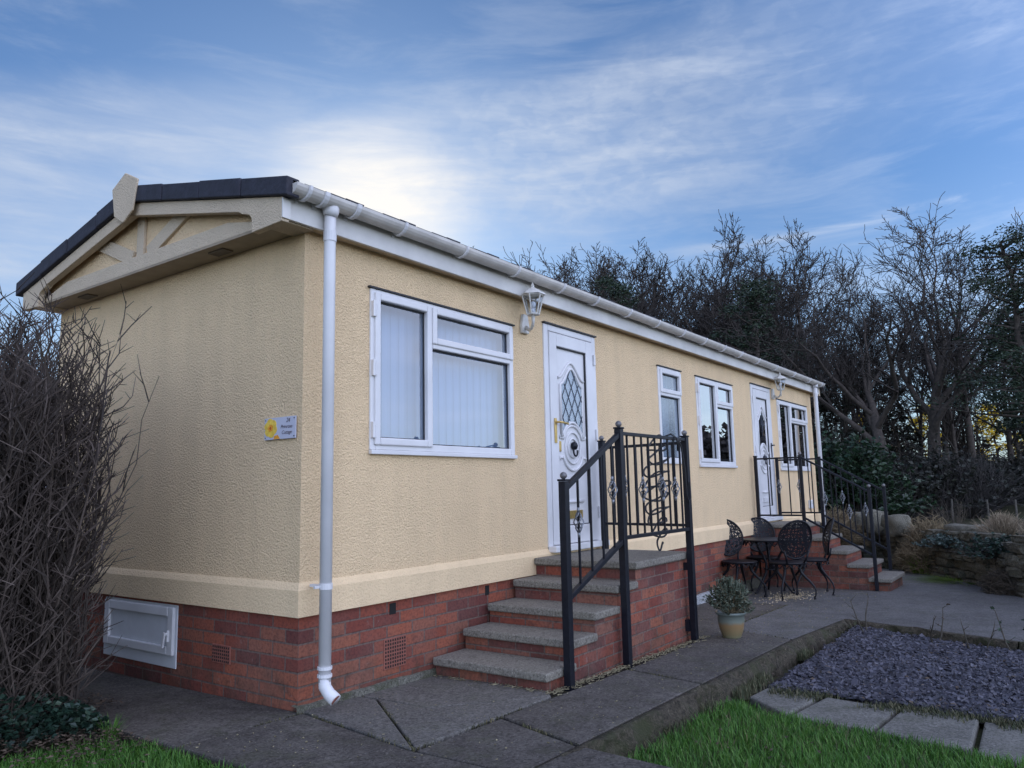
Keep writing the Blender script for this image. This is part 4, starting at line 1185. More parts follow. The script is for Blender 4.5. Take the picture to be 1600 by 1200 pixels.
def tuft(label, x, y, z, n, h, sp, mat, seed, w=.006):
    rg = random.Random(seed); m = MB()
    for _ in range(n):
        a = rg.uniform(0, 6.28); r_ = sp*.35*rg.random()
        blade(m, x+r_*math.cos(a), y+r_*math.sin(a), z, h*rg.uniform(.5, 1.1), w, sp*rg.uniform(.2, 1), a+rg.gauss(0, .5), rg)
    o = m.build('grass_tuft', mat, uv=False); o.data.transform(Matrix.Translation((-x, -y, -z))); o.location = (x, y, z)
    tag(o, label, 'grass tuft'); return o
tuft('small grass tuft at the path edge beside the ivy under the hedge', -.80, .40, zg(-.8,.4)-.02, 90, .12, .09, m_grass, 1, .004)
tuft('bright green grass tuft at the foot of the dry stone wall beside the farther steps', 10.6, -1.55, zg(10.6,-1.55), 260, .30, .38, m_tuft, 2, .012)
tuft('flat strip of yellow-green grass along the base of the stone wall', 9.35, -2.2, zg(9.35,-2.2)-.02, 420, .06, .75, m_tuft, 3, .012)
tuft('weed tuft growing at the corner of the slate bed by the kerb', 4.75, -1.83, zg(4.75,-1.8)-.13, 120, .14, .16, m_weed, 4, .008)

# neighbour's home beyond the hedge
nb = thing('neighbour_home', 'pale neighbouring home with a dark roof glimpsed through the hedge', 'park home', (.5, 8.6, -.2))
m = MB(); m.box(-4, 7.6, -.3, 2.6, 10.6, 2.3); m.build('wall', m_homewall, nb)
m = MB(); m.prism([(7.3, 2.25), (9.1, 2.95), (10.9, 2.25), (10.9, 2.15), (9.1, 2.8), (7.3, 2.12)], 'x', -4.3, 2.9); m.build('roof', m_darkroof, nb)
m = MB(); m.box(-.9, 7.57, 1.0, .5, 7.6, 1.9); m.build('window', m_seal, nb)

# ------------------------------------------------------------------ dry stone wall, boulders, border plants
rg = random.Random(51)
ws = MB()
def rough_stone(mb, c, ux, sx, sy, sz, rnd, amp=.12):
    uy = Vector((-ux.y, ux.x, 0)); uz = Vector((0, 0, 1)); n_ = 4; seed = rnd.random()*99
    b = len(mb.v); idx = {}
    for i in range(n_+1):
        for j in range(n_+1):
            for k in range(n_+1):
                if 0 < i < n_ and 0 < j < n_ and 0 < k < n_: continue
                v = Vector((i/n_*2-1, j/n_*2-1, k/n_*2-1))
                q = v*(1-.13*(v.length_squared-1)/2)
                q += Vector((mnoise.noise(v*2.9+Vector((seed, 3, 0))), mnoise.noise(v*2.9+Vector((3, seed, 0))), mnoise.noise(v*2.9+Vector((5, 0, seed)))))*amp*.8
                q += Vector((mnoise.noise(v*1.1+Vector((seed, 0, 0))), mnoise.noise(v*1.1+Vector((0, seed, 0))), mnoise.noise(v*1.1+Vector((0, 0, seed)))))*amp*1.6
                p = c+ux*(q.x*sx/2)+uy*(q.y*sy/2)+uz*(q.z*sz/2)
                idx[i, j, k] = len(mb.v); mb.v.append((p.x, p.y, p.z))
    for a in range(n_):
        for c2 in range(n_):
            for (f, s) in ((0, 0), (0, n_), (1, 0), (1, n_), (2, 0), (2, n_)):
                def K(u, v):
                    l = [0, 0, 0]; l[f] = s; o = [x for x in range(3) if x != f]; l[o[0]] = u; l[o[1]] = v; return idx[tuple(l)]
                mb.f.append((K(a, c2), K(a+1, c2), K(a+1, c2+1), K(a, c2+1)))
for (a, b_) in zip(WALL[:-1], WALL[1:]):
    A, B = Vector((*a, 0)), Vector((*b_, 0)); Ls = (B-A).length; ux = (B-A).normalized()
    z = 0; k = 0
    while z < .62:
        hgt = rg.uniform(.08, .15); s = -rg.random()*.2
        while s < Ls:
            ln = rg.uniform(.16, .42); c = A+ux*(s+ln/2); c.z = zg(c.x, c.y)-.06+z+hgt/2
            c += Vector((-ux.y, ux.x, 0))*rg.gauss(0, .03)
            rough_stone(ws, c, ux, ln*.95, .26, hgt*.95, rg, .13)
            s += ln
        z += hgt; k += 1
o = ws.build('dry_stone_wall', m_stone, uv=False); tag(o, 'low dry stone retaining wall curving behind the patio', 'stone wall')
def on_wall_top(x, y): return zg(x, y)+.55
for (x, y, sx, sz, lb) in ((12.35, -.60, .55, .42, 'pale upright boulder on the stone wall seen between the farther rail posts'), (11.45, -1.12, .70, .34, 'broad pale boulder on top of the stone wall beside the brown shrub'),
                           (9.95, -2.25, .85, .22, 'long flat grey coping stone on the wall behind the heather'), (13.2, -.2, .5, .38, 'grey boulder on the wall just beyond the end of the house')):
    m = MB(); c = Vector((x, y, on_wall_top(x, y)+sz/2-.02)); rough_stone(m, c, Vector((.9, .43, 0)).normalized(), sx, .35, sz, rg, .16)
    o = m.build('boulder', m_boulder, smooth=True, uv=False); tag(o, lb, 'boulder', 'boulders along the wall top')

def shrub(label, x, y, z, n, h, spread, r, mat, seed, name='dry_shrub', kids=4, lmat=None, ln=0, ls=.03, cat='shrub', group=None, up=.35):
    rg = random.Random(seed); t = thing(name, label, cat, (x, y, z), 0, group)
    a, l = MB(), MB()
    bushy_stems(a, (x, y, z), n, h, spread, r, rg, l if lmat else None, ln, ls, kids, 3, up)
    a.build('stems', mat, t, uv=False)
    if lmat: l.build('leaves', lmat, t, uv=False)
    return t
shrub('pale heather clump on top of the stone wall right of the coping stone', 9.25, -2.75, on_wall_top(9.2,-2.7), 240, .34, .34, .005, m_heath, 64, name='heather', kids=4, cat='heather')
shrub('small pale heather clump farther along the wall top', 8.55, -3.15, on_wall_top(8.5,-3.1), 150, .30, .20, .005, m_heath, 65, name='heather', kids=4, cat='heather')
shrub('tan heather clump cut by the right edge of the picture', 7.75, -3.38, on_wall_top(7.7,-3.3), 130, .36, .18, .005, m_heath, 66, name='heather', kids=4, cat='heather')
shrub('blue-green cushion plant trailing over the top of the stone wall', 9.75, -2.15, zg(9.7,-2.1)+.40, 200, .22, .45, .004, m_brush, 67, name='cushion_plant', kids=4, lmat=m_creep, ln=5, ls=.045, cat='plant')
shrub('dark leafy plant trailing over the right end of the stone wall', 8.5, -2.80, zg(8.5,-2.8)+.36, 200, .26, .55, .004, m_brush, 68, name='cushion_plant', kids=4, lmat=m_ivy, ln=5, ls=.045, cat='plant')
shrub('dark leafy laurel bush behind the far stair handrails', 16.0, .6, H(16, .6), 300, 1.75, 1.25, .012, m_brush, 69, name='laurel_bush', kids=8, lmat=m_laurel, ln=9, ls=.13, cat='bush')
shrub('thin tangle of bare stems standing behind the brown shrub', 12.6, -1.8, H(12.6,-1.8), 40, .6, .6, .005, m_darkdry, 70, kids=4)

def dome(label, x, y, z, n, h, wd_, r, mat, seed, name='dry_shrub'):
    rg = random.Random(seed); t = thing(name, label, 'shrub', (x, y, z)); a = MB()
    for _ in range(n):
        an = rg.uniform(0, 2*PI); ph = math.asin(rg.random()**.8)
        lump = 1+.22*mnoise.noise(Vector((math.cos(an)*1.6, math.sin(an)*1.6, ph*2+seed)))
        e = Vector((x+math.cos(an)*math.cos(ph)*wd_*lump, y+math.sin(an)*math.cos(ph)*wd_*lump, z+math.sin(ph)*h*lump))*1.0
        b0 = Vector((x+rg.gauss(0, .08), y+rg.gauss(0, .08), z)); k = rg.uniform(.78, 1.03); e = b0.lerp(e, k)
        m1 = b0.lerp(e, .55)+Vector((rg.gauss(0, .05), rg.gauss(0, .05), .06*h))
        a.tube([b0, m1, e], [r, r*.8, r*.5], 3, False)
        for q in range(9):
            p = m1.lerp(e, rg.uniform(.1, 1.)); d = Vector((rg.gauss(0, 1), rg.gauss(0, 1), rg.gauss(0, .8)))*.055+(e-b0)*.05
            a.tube([p, p+d*.6+Vector((0, 0, .008)), p+d], [r*.6, r*.5, r*.3], 3, False)
    a.build('stems', mat, t, uv=False); return t
dome('rounded brown dried shrub spilling over the stone wall', 10.75, -1.70, zg(10.9,-1.65)+.02, 620, .80, .58, .006, m_dry, 61)
dome('dark dried shrub low at the near end of the stone wall', 8.1, -2.95, zg(8.1,-2.9)-.05, 420, .36, .46, .005, m_darkdry, 62)
dome('pale straw coloured shrub seen through the farther stair railing', 12.3, .1, zg(12.3,.1)+.30, 460, .72, .66, .006, m_dry, 63)
# rose stems in the slate bed
def rose(label, x, y, h, n, seed, leaves=0):
    rg = random.Random(seed); z = zg(x, y)-.13; t = thing('rose_bush', label, 'rose', (x, y, z), 0, 'bare roses along the slate bed')
    a, l = MB(), MB()
    for k in range(n):
        an = rg.uniform(0, 6.28); p = Vector((x+.03*math.cos(an), y+.03*math.sin(an), z)); d = Vector((.35*math.cos(an), .35*math.sin(an), 1)).normalized(); pts = [p]
        for i in range(5):
            d = (d+Vector((rg.gauss(0, .14), rg.gauss(0, .14), 0))).normalized(); p = p+d*h*rg.uniform(.15, .22); pts.append(p)
        a.tube(pts, [.008, .007, .006, .005, .004, .003], 5)
        for i in range(2, 6):
            e = pts[i]+Vector((rg.gauss(0, .6), rg.gauss(0, .6), .7)).normalized()*rg.uniform(.03, .10)
            a.tube([pts[i], e], [.0035, .002], 4)
            for _ in range(leaves): leafcard(l, pts[i].lerp(e, rg.random()), rg.uniform(.02, .045), rg)
    for _ in range(14+leaves*8): leafcard(l, (x+rg.gauss(0, .06), y+rg.gauss(0, .06), z+rg.uniform(.02, .08)), rg.uniform(.02, .05), rg)
    a.build('stems', m_rose, t, smooth=True); l.build('leaves', m_deadleaf if leaves < 2 else m_laurel, t, uv=False)
rose('leaning bare rose stem at the far corner of the slate bed', 4.55, -1.98, .42, 2, 1)
rose('two bare rose stems with yellowing leaves at the back of the slate bed', 4.33, -2.52, .38, 2, 2, 1)
rose('short bare rose with two thin stems at the back of the slate bed', 4.2, -2.82, .30, 2, 3)
rose('tallest rose with several dark stems at the right of the slate bed', 4.05, -3.12, .44, 5, 4, 2)

# old wire fence beyond the wall
wfz = thing('wire_fence', 'old leaning wooden posts with sagging wire beyond the stone wall', 'fence', (13.2, -2.7, H(13.2,-2.7)))
tops = []
for (x, y, lx) in ((14.6, -1.6, .05), (13.4, -2.3, -.12), (12.7, -2.75, .08), (11.9, -3.4, .03), (11.0, -4.2, -.05)):
    z = H(x, y); m = MB(); m.tube([(x, y, z-.1), (x+lx, y, z+.62)], [.020, .016], 6); m.build('post', m_oldpost, wfz); tops.append((x+lx, y, z+.55))
m = MB()
for a, b_ in zip(tops[:-1], tops[1:]):
    A, B = Vector(a), Vector(b_)
    for dz in (0, -.25): m.tube([A+Vector((0, 0, dz)), (A+B)/2+Vector((0, 0, dz-.06)), B+Vector((0, 0, dz))], .004, 4)
m.build('wire', m_oldpost, wfz)

# ------------------------------------------------------------------ trees
def grow(P, seed):
    rnd = random.Random(seed); tr, cr = MB(), MB()
    def br(p, d, Ln, r, lev):
        nseg = max(2, int(round(Ln/P['seg'][lev]))); pts = [p.copy()]; rad = [r]; dirs = [d.copy()]
        last = lev == P['max']
        for i in range(nseg):
            w = P['wander'][lev]
            d = (d+Vector((rnd.gauss(0, w), rnd.gauss(0, w), rnd.gauss(0, w*.6)+P['trop'][lev]))).normalized()
            p = p+d*(Ln/nseg); pts.append(p.copy()); dirs.append(d.copy())
            rad.append(max(P['rmin'], r*(1-(P['taper'][lev])*(i+1)/nseg)))
        sides = (8, 6, 4, 3, 3, 3)[lev]
        (tr if lev <= P['trunk_lev'] else cr).tube(pts, rad, sides, False)
        if last: return
        k = P['kids'][lev]
        for c in range(k):
            t = P['start'][lev]+(1-P['start'][lev])*(c+rnd.random())/k
            if c == k-1: t = 1.0
            i = min(nseg-1, int(t*nseg)); f = t*nseg-i
            q = pts[i].lerp(pts[i+1], f); dd = dirs[min(i+1, nseg)]; rr = rad[i]+(rad[i+1]-rad[i])*f
            an = P['ang'][lev]*rnd.uniform(.65, 1.3)*(1 if t < .98 else .5)
            ax = dd.orthogonal().normalized(); ax.rotate(Matrix.Rotation(rnd.uniform(0, 2*PI), 3, dd))
            nd = dd.copy(); nd.rotate(Matrix.Rotation(an, 3, ax))
            ln = Ln*P['ratio'][lev]*rnd.uniform(.65, 1.2)*(1-P['fall'][lev]*max(0, t-P['start'][lev]))
            br(q, nd.normalized(), ln, max(P['rmin'], rr*P['rr'][lev]), lev+1)
    br(Vector((0, 0, -.3)), Vector((rnd.gauss(0, .05), rnd.gauss(0, .05), 1)).normalized(), P['L'], P['r'], 0)
    return tr, cr
WOOD = dict(L=7.5, r=.19, max=4, trunk_lev=0, kids=[11, 7, 6, 4], start=[.40, .25, .2, .15], ang=[.62, .62, .7, .7], ratio=[.52, .50, .46, .5], fall=[.55, .4, .3, .2], rr=[.55, .58, .55, .6],
            seg=[.8, .6, .4, .25, .2], wander=[.05, .13, .18, .2, .2], trop=[.05, .07, .06, .04, .02], taper=[.75, .75, .7, .6, .5], rmin=.0095)
OAK = dict(WOOD, L=5.6, r=.26, trunk_lev=1, kids=[9, 9, 8, 4], start=[.42, .28, .2, .15], ang=[.60, .65, .75, .75], ratio=[.86, .50, .44, .5], fall=[.35, .4, .3, .2], rr=[.68, .60, .5, .6], wander=[.10, .19, .22, .25, .22], trop=[.03, .05, .05, .03, .02], seg=[.6, .5, .35, .25, .2])
SPIN = dict(WOOD, L=8.5, r=.10, kids=[15, 7, 6, 3], ratio=[.34, .5, .46, .5], start=[.22, .25, .2, .15], ang=[.55, .55, .65, .7])
def tree_proto(P, seed, label, cat='tree', name='bare_tree'):
    t = thing(name, label, cat, (0, 0, 0))
    a, b = grow(P, seed)
    a.build('trunk', m_bark, t, smooth=True, uv=False); b.build('crown', m_barktwig, t, uv=False)
    return t
CAMX, CAMY = -2.8226, -3.5164
F_, R_ = (.8115, .5842), (.5842, -.8115)
def at(px, d):                   # map position for a compass bearing and a distance from the viewpoint
    k = (px-800)/1191.8*d
    return CAMX+F_[0]*d*.99+R_[0]*k, CAMY+F_[1]*d*.99+R_[1]*k
protos = [tree_proto(OAK, 101, 'x'), tree_proto(OAK, 117, 'x'), tree_proto(WOOD, 103, 'x'), tree_proto(WOOD, 104, 'x'), tree_proto(WOOD, 105, 'x'), tree_proto(SPIN, 106, 'x'), tree_proto(SPIN, 107, 'x')]
for p in protos: p['_h'] = 0
import json
def ptop(p):
    z = sorted(v.co.z for c in p.children for v in c.data.vertices)
    return z[int(len(z)*.9997)]
HT = [ptop(p) for p in protos]
used = set()
def place_tree(k, px, d, pytop, label, wide=1.0, rz=None, group='bare trees of the wood'):
    x, y = at(px, d); z = H(x, y); hz_ = 773-(px-800)*.0196
    top = 1.126+(hz_-pytop)/1191.8*d
    s = (top-z)/HT[k]
    rz = rz if rz is not None else R.uniform(0, 6.28)
    if k not in used:
        used.add(k); r = protos[k]; r.location = (x, y, z); r.rotation_euler = (0, 0, rz); r.scale = (s*wide, s*wide, s); r['label'] = label; r['group'] = group
    else: dup(protos[k], (x, y, z), rz, (s*wide, s*wide, s), label, group)
# individually recognisable trees
place_tree(0, 1365, 25, 345, 'large spreading bare tree rising just right of the house end', 1.12, .0)
place_tree(1, 1442, 27, 314, 'tallest bare tree with a forked trunk left of the pine', 1.05, 2.0)
place_tree(2, 1505, 30, 372, 'slim bare tree between the tallest tree and the pine', .9)
place_tree(1, 1215, 36, 375, 'broad rounded bare crown above the farther window', 1.1, 4.2)
place_tree(0, 905, 41, 428, 'bare tree with a rounded fan of twigs nearest the low sun glow', 1.0, 3.1)
place_tree(3, 1100, 38, 425, 'bare tree over the middle of the gutter, left of the broad rounded crown', 1.1)
place_tree(4, 1000, 40, 425, 'bare tree standing over the dark evergreen above the gutter', 1.1)
lab2 = 'bare woodland tree crowded among others behind the park home'
lab3 = 'thin bare woodland tree deep in the wood right of the house'
rw = random.Random(77)
for i in range(15):
    px = 690+i*40+rw.uniform(-12, 12); top = 385+rw.uniform(-12, 25) if px > 780 else 372+rw.uniform(0, 25)
    if 800 < px < 900: top += 25
    place_tree(rw.choice((2, 3, 4, 5)), px, rw.uniform(40, 50), top, lab2, rw.uniform(.9, 1.2))
for i in range(8):
    px = 900+i*50+rw.uniform(-10, 10)
    place_tree(rw.choice((2, 3, 4, 5, 6)), px, rw.uniform(34, 46), 420+rw.uniform(0, 70), lab2, rw.uniform(.9, 1.2))
for i in range(10):
    px = 930+i*36+rw.uniform(-9, 9)
    place_tree(rw.choice((2, 3, 4, 2, 5)), px, rw.uniform(35, 46), 422+rw.uniform(-6, 26), lab2, rw.uniform(.95, 1.2))
for i in range(16):
    px = 1270+i*24+rw.uniform(-10, 10)
    if abs(px-1546) < 24 or abs(px-1443) < 16: px += 34
    place_tree(rw.choice((2, 3, 4, 5, 6)), px, rw.uniform(29, 44), 430+rw.uniform(0, 110)+(20 if px > 1480 else 0), lab3, rw.uniform(.8, 1.1))
for i in range(7):     # wood wrapping out of frame on both sides
    px = 1640+i*16; place_tree(rw.choice((1, 2, 3, 5)), px, rw.uniform(26, 40), 400+rw.uniform(0, 60), lab3)
for i in range(5): place_tree(rw.choice((2, 3, 4)), 560+i*28, rw.uniform(42, 50), 400+rw.uniform(0, 30), lab2)

m_shade = island('shaded_leaf', [(.2, (.010,.013,.008)), (.6, (.022,.024,.015)), (.9, (.045,.045,.03))], .6)
# evergreens
def conifer(label, px, d, ptop_, pbase, wd, seed, mat, name='pine_tree', n=60, leaf=.16, per=26, dens=1., trunk=True, lowfrac=.35):
    rg = random.Random(seed); x, y = at(px, d); z = H(x, y); hz_ = 773-(px-800)*.0196
    top = 1.126+(hz_-ptop_)/1191.8*d; h = top-z; w = wd/1191.8*d
    t = thing(name, label, 'tree', (x, y, z)); a, l = MB(), MB()
    pts = [(x+rg.gauss(0, .03)*i, y+rg.gauss(0, .03)*i, z-.2+(h+.1)*i/8) for i in range(9)]
    a.tube(pts, [.20*(1-.1*i)*h/9 for i in range(9)], 8)
    for k in range(n):
        f = lowfrac+(1-lowfrac)*(k+rg.random())/n; q = Vector(pts[min(7, int(f*8))]).lerp(Vector(pts[min(8, int(f*8)+1)]), f*8-int(f*8) if f < 1 else 1)
        an = rg.uniform(0, 6.28); ln = w*.5*rg.uniform(.45, 1.1)*(1-((f-lowfrac)/(1-lowfrac))**2.2*.75)
        e = q+Vector((math.cos(an)*ln, math.sin(an)*ln, ln*rg.uniform(-.1, .35)))
        a.tube([q, q.lerp(e, .5)+Vector((0, 0, -.03*ln)), e], [.045*h/9, .03*h/9, .012*h/9], 5, False)
        for c in range(3):
            cc = q.lerp(e, rg.uniform(.45, 1.05))+Vector((rg.gauss(0, .12), rg.gauss(0, .12), rg.gauss(.05, .06)))*w*.35
            R0 = rg.uniform(.16, .34)*w*.30
            for _ in range(int(per*dens)):
                v = Vector((rg.gauss(0, 1), rg.gauss(0, 1), rg.gauss(0, .55)))*R0*.6
                leafcard(l, cc+v, leaf*rg.uniform(.6, 1.3), rg)
    a.build('trunk', m_bark, t, smooth=True, uv=False); l.build('crown', mat, t, uv=False)
    return t
conifer('tall dark pine cut by the right edge of the picture', 1605, 22, 375, 760, 250, 81, m_pine, n=80, leaf=.085, per=62, lowfrac=.30)
conifer('dark pine with drooping layers leaning in front of the wood at the right', 1592, 25, 490, 760, 105, 82, m_pine, n=48, leaf=.085, per=56, lowfrac=.35)
conifer('low dark evergreen behind the gutter below the second bare crown', 962, 34, 440, 600, 140, 83, m_pine, name='evergreen_tree', n=46, leaf=.12, per=46, lowfrac=.45)
conifer('wide dark evergreen crown above the far windows', 1182, 33, 452, 640, 185, 84, m_pine, name='evergreen_tree', n=52, leaf=.12, per=46, lowfrac=.42)
conifer('dark holly like evergreen at the foot of the wood past the house corner', 1320, 30, 590, 700, 150, 86, m_shade, name='evergreen_tree', n=44, leaf=.16, per=26, lowfrac=.05)
conifer('low dark leafy clump between the two large bare trees', 1392, 33, 600, 700, 110, 87, m_shade, name='evergreen_tree', n=40, leaf=.16, per=24, lowfrac=.05)
for i, (px, d, tp, w) in enumerate(((600, 40, 430, 260), (700, 38, 450, 220), (800, 40, 470, 220), (880, 41, 480, 160))):  # unseen part of the wood, dense crowns added to block the low sun
    conifer('dark evergreen hidden behind the house roof', px, d, tp, 700, w, 90+i, m_pine, name='evergreen_tree', n=40, leaf=.24, per=24, lowfrac=.1)['group'] = 'evergreens behind the roof'
# sunlit foliage in the clearing beyond the wood
for i, (px, d, tp, w) in enumerate(((1545, 50, 645, 110), (1445, 52, 645, 70), (1345, 54, 640, 45), (1595, 52, 660, 80))):
    conifer(('bright yellow-green sunlit tree glimpsed left of the pine trunk', 'sunlit yellow tree glimpsed between the two large bare trunks', 'small sunlit yellow tree glimpsed past the house corner', 'sunlit yellow tree at the right edge behind the pine')[i], px, d, tp, 740, w, 95+i, m_sunleaf, name='sunlit_tree', n=36, leaf=.22, per=20, lowfrac=.15)
# undergrowth
m_under = island('undergrowth_stem', [(.2, (.018,.016,.015)), (.6, (.036,.031,.029)), (.9, (.07,.06,.052))], .9)
for i in range(20):
    px = 1270+i*25; d = rw.uniform(19, 27); x, y = at(px, d)
    shrub('tangled leafless bramble thicket at the foot of the wood', x, y, H(x, y), 85, rw.uniform(.8, 1.7), rw.uniform(1.0, 1.5), .012, m_under, 200+i, name='bramble_thicket', kids=7, lmat=m_shade if i % 3 else None, ln=3, ls=.12, cat='thicket', group='bramble thickets at the foot of the wood')
# far wood closing the view: one mass of crowded stems
fw = MB(); rg = random.Random(300)
for _ in range(2600):
    px = rg.uniform(1180, 1900); d = rg.uniform(34, 48); x, y = at(px, d); z = H(x, y); h = rg.uniform(1.0, 5.2)
    if min(abs(px-1548)/40, abs(px-1446)/28, abs(px-1345)/14) < 1: h *= .40
    p = Vector((x, y, z)); pts = [p]
    for i in range(4):
        p = p+Vector((rg.gauss(0, .22), rg.gauss(0, .22), h/4)); pts.append(p)
    fw.tube(pts, [.035, .03, .025, .018, .01], 3, False)
    for k in range(5):
        q = pts[rg.randint(1, 4)]; e = q+Vector((rg.gauss(0, .7), rg.gauss(0, .7), rg.uniform(-.2, .8))); fw.tube([q, e], [.015, .008], 3, False)
    for k in range(12): leafcard(fw, (x+rg.gauss(0, .6), y+rg.gauss(0, .6), z+rg.random()*h*.85), rg.uniform(.12, .34), rg)
o = fw.build('far_wood', m_under, uv=False); tag(o, kind='stuff')
# trees behind the viewpoint, mirrored in the windows
rb = random.Random(400)
for i in range(16):
    an = math.radians(-6-i*5.2); d = rb.uniform(42, 60); x, y = 4+d*math.cos(an), -3+d*math.sin(an); z = H(x, y)
    dup(protos[rb.choice((2, 3, 4, 1))], (x, y, z), rb.uniform(0, 6.28), (rb.uniform(.26, .46),)*3, 'bare tree of the far field edge mirrored in the windows', 'trees across the field behind the viewpoint')
bk = MB()
for _ in range(5200):
    an = math.radians(rb.uniform(-95, -2)); d = rb.uniform(46, 64); x, y = 4+d*math.cos(an), -3+d*math.sin(an); z = H(x, y); hh_ = (1.8+6.0*sm(-.75, -.2, an))*(.75+.5*mnoise.noise(Vector((an*9, 0, 0))))
    for k in range(8): leafcard(bk, (x+rb.gauss(0, .8), y+rb.gauss(0, .8), z+rb.random()*hh_), rb.uniform(.4, 1.0), rb)
o = bk.build('field_hedge', m_brush, uv=False); tag(o, kind='stuff')

# ------------------------------------------------------------------ light and sky
SKYTINT = (.70, 1.0, 1.40, 1)
SUN = Vector((.645, .682, .315)).normalized()
el = math.asin(SUN.z); az = math.atan2(SUN.x, SUN.y)
sl = bpy.data.lights.new('sun', 'SUN'); sl.energy = 3.0; sl.angle = math.radians(.5); sl.color = (1, .90, .76)
so = bpy.data.objects.new('sun', sl); COL.objects.link(so); so.rotation_euler = SUN.to_track_quat('Z', 'Y').to_euler(); so.location = (20, 20, 12)
w = bpy.data.worlds.new('World'); scene.world = w; w.use_nodes = True
T = w.node_tree; nd = T.nodes; lk = T.links; bg = nd['Background']
sky = nd.new('ShaderNodeTexSky'); sky.sky_type = 'NISHITA'; sky.sun_disc = False; sky.sun_elevation = el; sky.sun_rotation = az
sky.air_density = 1.0; sky.dust_density = .25; sky.ozone_density = 1.2; sky.altitude = 100
tc = nd.new('ShaderNodeTexCoord'); DIR = tc.outputs['Generated']
def mth(op, a, b=0., c=None, clamp=False):
    x = nd.new('ShaderNodeMath'); x.operation = op; x.use_clamp = clamp
    for i, v in enumerate((a, b) if c is None else (a, b, c)):
        if isinstance(v, (int, float)): x.inputs[i].default_value = v
        else: lk.new(v, x.inputs[i])
    return x.outputs[0]
def dot(v):
    x = nd.new('ShaderNodeVectorMath'); x.operation = 'DOT_PRODUCT'; lk.new(DIR, x.inputs[0]); x.inputs[1].default_value = v; return x.outputs['Value']
def smst(v, a, b):
    x = nd.new('ShaderNodeMapRange'); x.interpolation_type = 'SMOOTHSTEP'; lk.new(v, x.inputs[0]); x.inputs[1].default_value = a; x.inputs[2].default_value = b; return x.outputs[0]
def nz(vec, sc, det, rough=.55, dist=0.):
    x = nd.new('ShaderNodeTexNoise'); lk.new(vec, x.inputs['Vector']); x.inputs['Scale'].default_value = sc; x.inputs['Detail'].default_value = det; x.inputs['Roughness'].default_value = rough; x.inputs['Distortion'].default_value = dist; return x.outputs['Fac']
def mp(vec, sc=(1,1,1), rot=(0,0,0), loc=(0,0,0)):
    x = nd.new('ShaderNodeMapping'); lk.new(vec, x.inputs[0]); x.inputs['Scale'].default_value = sc; x.inputs['Rotation'].default_value = rot; x.inputs['Location'].default_value = loc; return x.outputs[0]
sp = nd.new('ShaderNodeSeparateXYZ'); lk.new(DIR, sp.inputs[0])
AXIS = (.8115, .5842, 0)
# bearing and height of a direction, both in radians, bearing measured from the wood behind the house
aim_f = dot(AXIS); aim_r = dot((.5842, -.8115, 0))
bear = mth('ARCTAN2', aim_r, aim_f)
elv = mth('ARCSINE', sp.outputs[2])
cmb = nd.new('ShaderNodeCombineXYZ'); lk.new(bear, cmb.inputs[0]); lk.new(elv, cmb.inputs[1])
UV = cmb.outputs[0]
sdot = dot(tuple(SUN))
big = nz(UV, 2.6, 3, .5)
tilt = math.radians(13)
fine = nz(mp(UV, (3.2, 15, 1), (0, 0, -tilt)), 1.5, 10, .62, .5)
fibre = nz(mp(UV, (5, 60, 1), (0, 0, -tilt*1.5)), 1.1, 6, .6, .35)
ripple = nz(mp(UV, (34, 62, 1), (0, 0, math.radians(28))), 1.0, 3, .5, .4)
def g(x): return math.radians(x)
v = mth('SUBTRACT', elv, mth('ADD', g(23.8), mth('MULTIPLY', bear, .13)))
v = mth('ADD', v, mth('MULTIPLY', mth('SUBTRACT', big, .5), .14))
band = mth('MULTIPLY', smst(v, g(-8.0), g(-2.0)), mth('SUBTRACT', 1., smst(v, g(3.5), g(7.5))))
band = mth('MULTIPLY', band, mth('SUBTRACT', 1., mth('MULTIPLY', smst(bear, .04, .55), .80)))
tex = mth('ADD', mth('MULTIPLY', fine, .62), mth('MULTIPLY', fibre, .38))
veil = mth('MULTIPLY', band, mth('ADD', .25, mth('MULTIPLY', smst(tex, .25, .75), .36)))
rip = mth('MULTIPLY', mth('MULTIPLY', smst(ripple, .42, .62), band), mth('MULTIPLY', smst(bear, -.25, .02), .12))
low = mth('MULTIPLY', mth('SUBTRACT', 1., smst(elv, g(6), g(22))), .30)
haze = mth('MULTIPLY', smst(mth('ADD', fine, mth('MULTIPLY', big, .5)), .66, 1.0), .20)
trail = mth('MULTIPLY', mth('SUBTRACT', 1., smst(mth('ABSOLUTE', mth('SUBTRACT', elv, mth('ADD', g(16.3), mth('MULTIPLY', bear, .05)))), g(.1), g(.55))), mth('MULTIPLY', smst(fine, .42, .6), mth('MULTIPLY', smst(bear, .15, .3), .30)))
cm = mth('MINIMUM', mth('ADD', mth('ADD', mth('ADD', veil, rip), mth('ADD', low, haze)), mth('ADD', trail, mth('MULTIPLY', smst(sdot, .9865, .9997), .50))), 1.)
tint = nd.new('ShaderNodeMix'); tint.data_type = 'RGBA'; tint.blend_type = 'MULTIPLY'; tint.inputs[0].default_value = 1
lk.new(sky.outputs[0], tint.inputs[6]); tint.inputs[7].default_value = SKYTINT
mixc = nd.new('ShaderNodeMix'); mixc.data_type = 'RGBA'
lk.new(cm, mixc.inputs[0]); lk.new(tint.outputs[2], mixc.inputs[6])
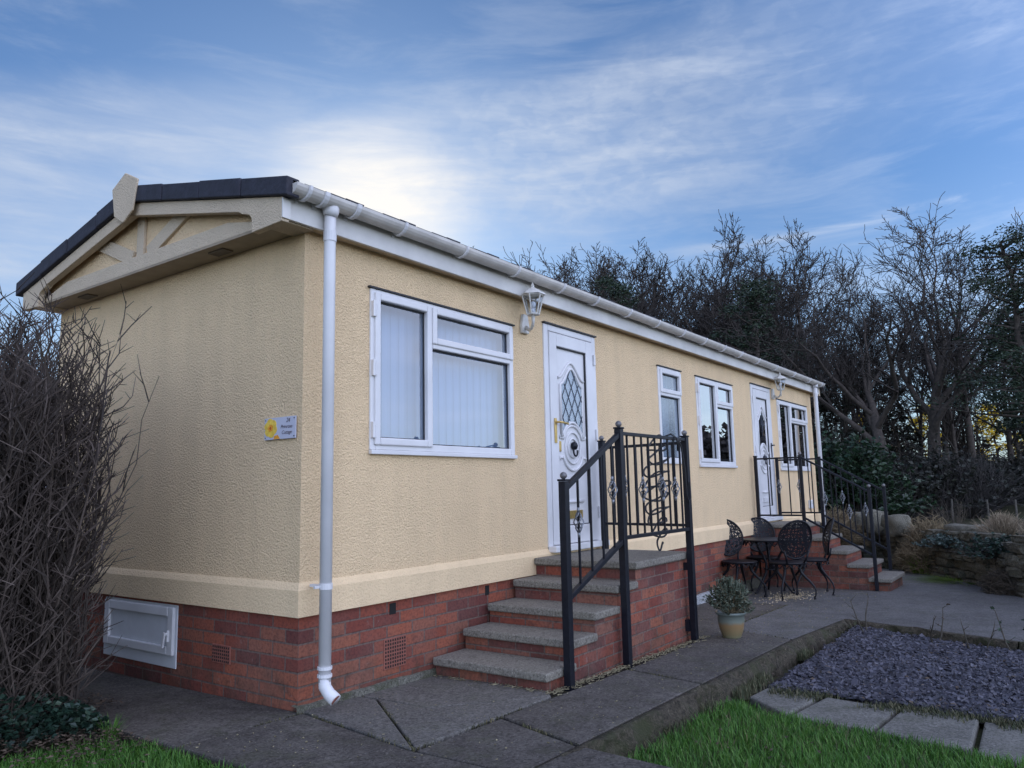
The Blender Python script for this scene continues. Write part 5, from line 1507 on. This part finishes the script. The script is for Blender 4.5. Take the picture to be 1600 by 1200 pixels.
ccol = nd.new('ShaderNodeMix'); ccol.data_type = 'RGBA'; lk.new(smst(sdot, .982, .9995), ccol.inputs[0]); ccol.inputs[6].default_value = (8.4, 9.4, 11.2, 1); ccol.inputs[7].default_value = (13.5, 13.2, 12.8, 1)
lk.new(ccol.outputs[2], mixc.inputs[7])
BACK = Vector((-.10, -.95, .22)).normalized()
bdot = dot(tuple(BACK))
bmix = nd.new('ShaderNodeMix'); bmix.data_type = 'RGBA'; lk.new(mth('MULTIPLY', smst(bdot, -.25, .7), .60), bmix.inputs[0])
lk.new(mixc.outputs[2], bmix.inputs[6]); bmix.inputs[7].default_value = (3.45, 3.35, 4.0, 1)  # added pale tone for the unseen sky behind the viewpoint
# added gain lobe brightens the unseen sky behind the viewpoint to light the house front
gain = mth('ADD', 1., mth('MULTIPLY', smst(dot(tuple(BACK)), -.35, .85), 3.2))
front = mth('SUBTRACT', 1., mth('MULTIPLY', smst(aim_f, .10, .62), .42))  # visible wood side of the sky dimmed
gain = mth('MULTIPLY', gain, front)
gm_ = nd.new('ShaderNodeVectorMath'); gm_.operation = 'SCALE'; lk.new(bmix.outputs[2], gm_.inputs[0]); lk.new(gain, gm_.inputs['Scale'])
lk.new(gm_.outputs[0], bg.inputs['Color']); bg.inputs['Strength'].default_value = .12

# ------------------------------------------------------------------ camera
cam = bpy.data.cameras.new('camera'); co = bpy.data.objects.new('camera', cam); COL.objects.link(co); scene.camera = co
cam.sensor_width = 36; cam.lens = 36*1191.8/1600; cam.clip_end = 2000; cam.clip_start = .05
RM = [[0.586451061447692, -0.8097174417720948, -0.020804254779487462], [0.0981055820812834, 0.09650334867128842, -0.9904859405664072], [0.8040214221594895, 0.5788305176692762, 0.13603229220795285]]
right = Vector(RM[0]); up = -Vector(RM[1]); back = -Vector(RM[2])
M4 = Matrix((right, up, back)).transposed().to_4x4(); M4.translation = Vector((-2.82258321, -3.51635043, 1.12577759))
co.matrix_world = M4
vs = scene.view_settings; vs.view_transform = 'Standard'; vs.look = 'None'; vs.gamma = 1; vs.exposure = .12
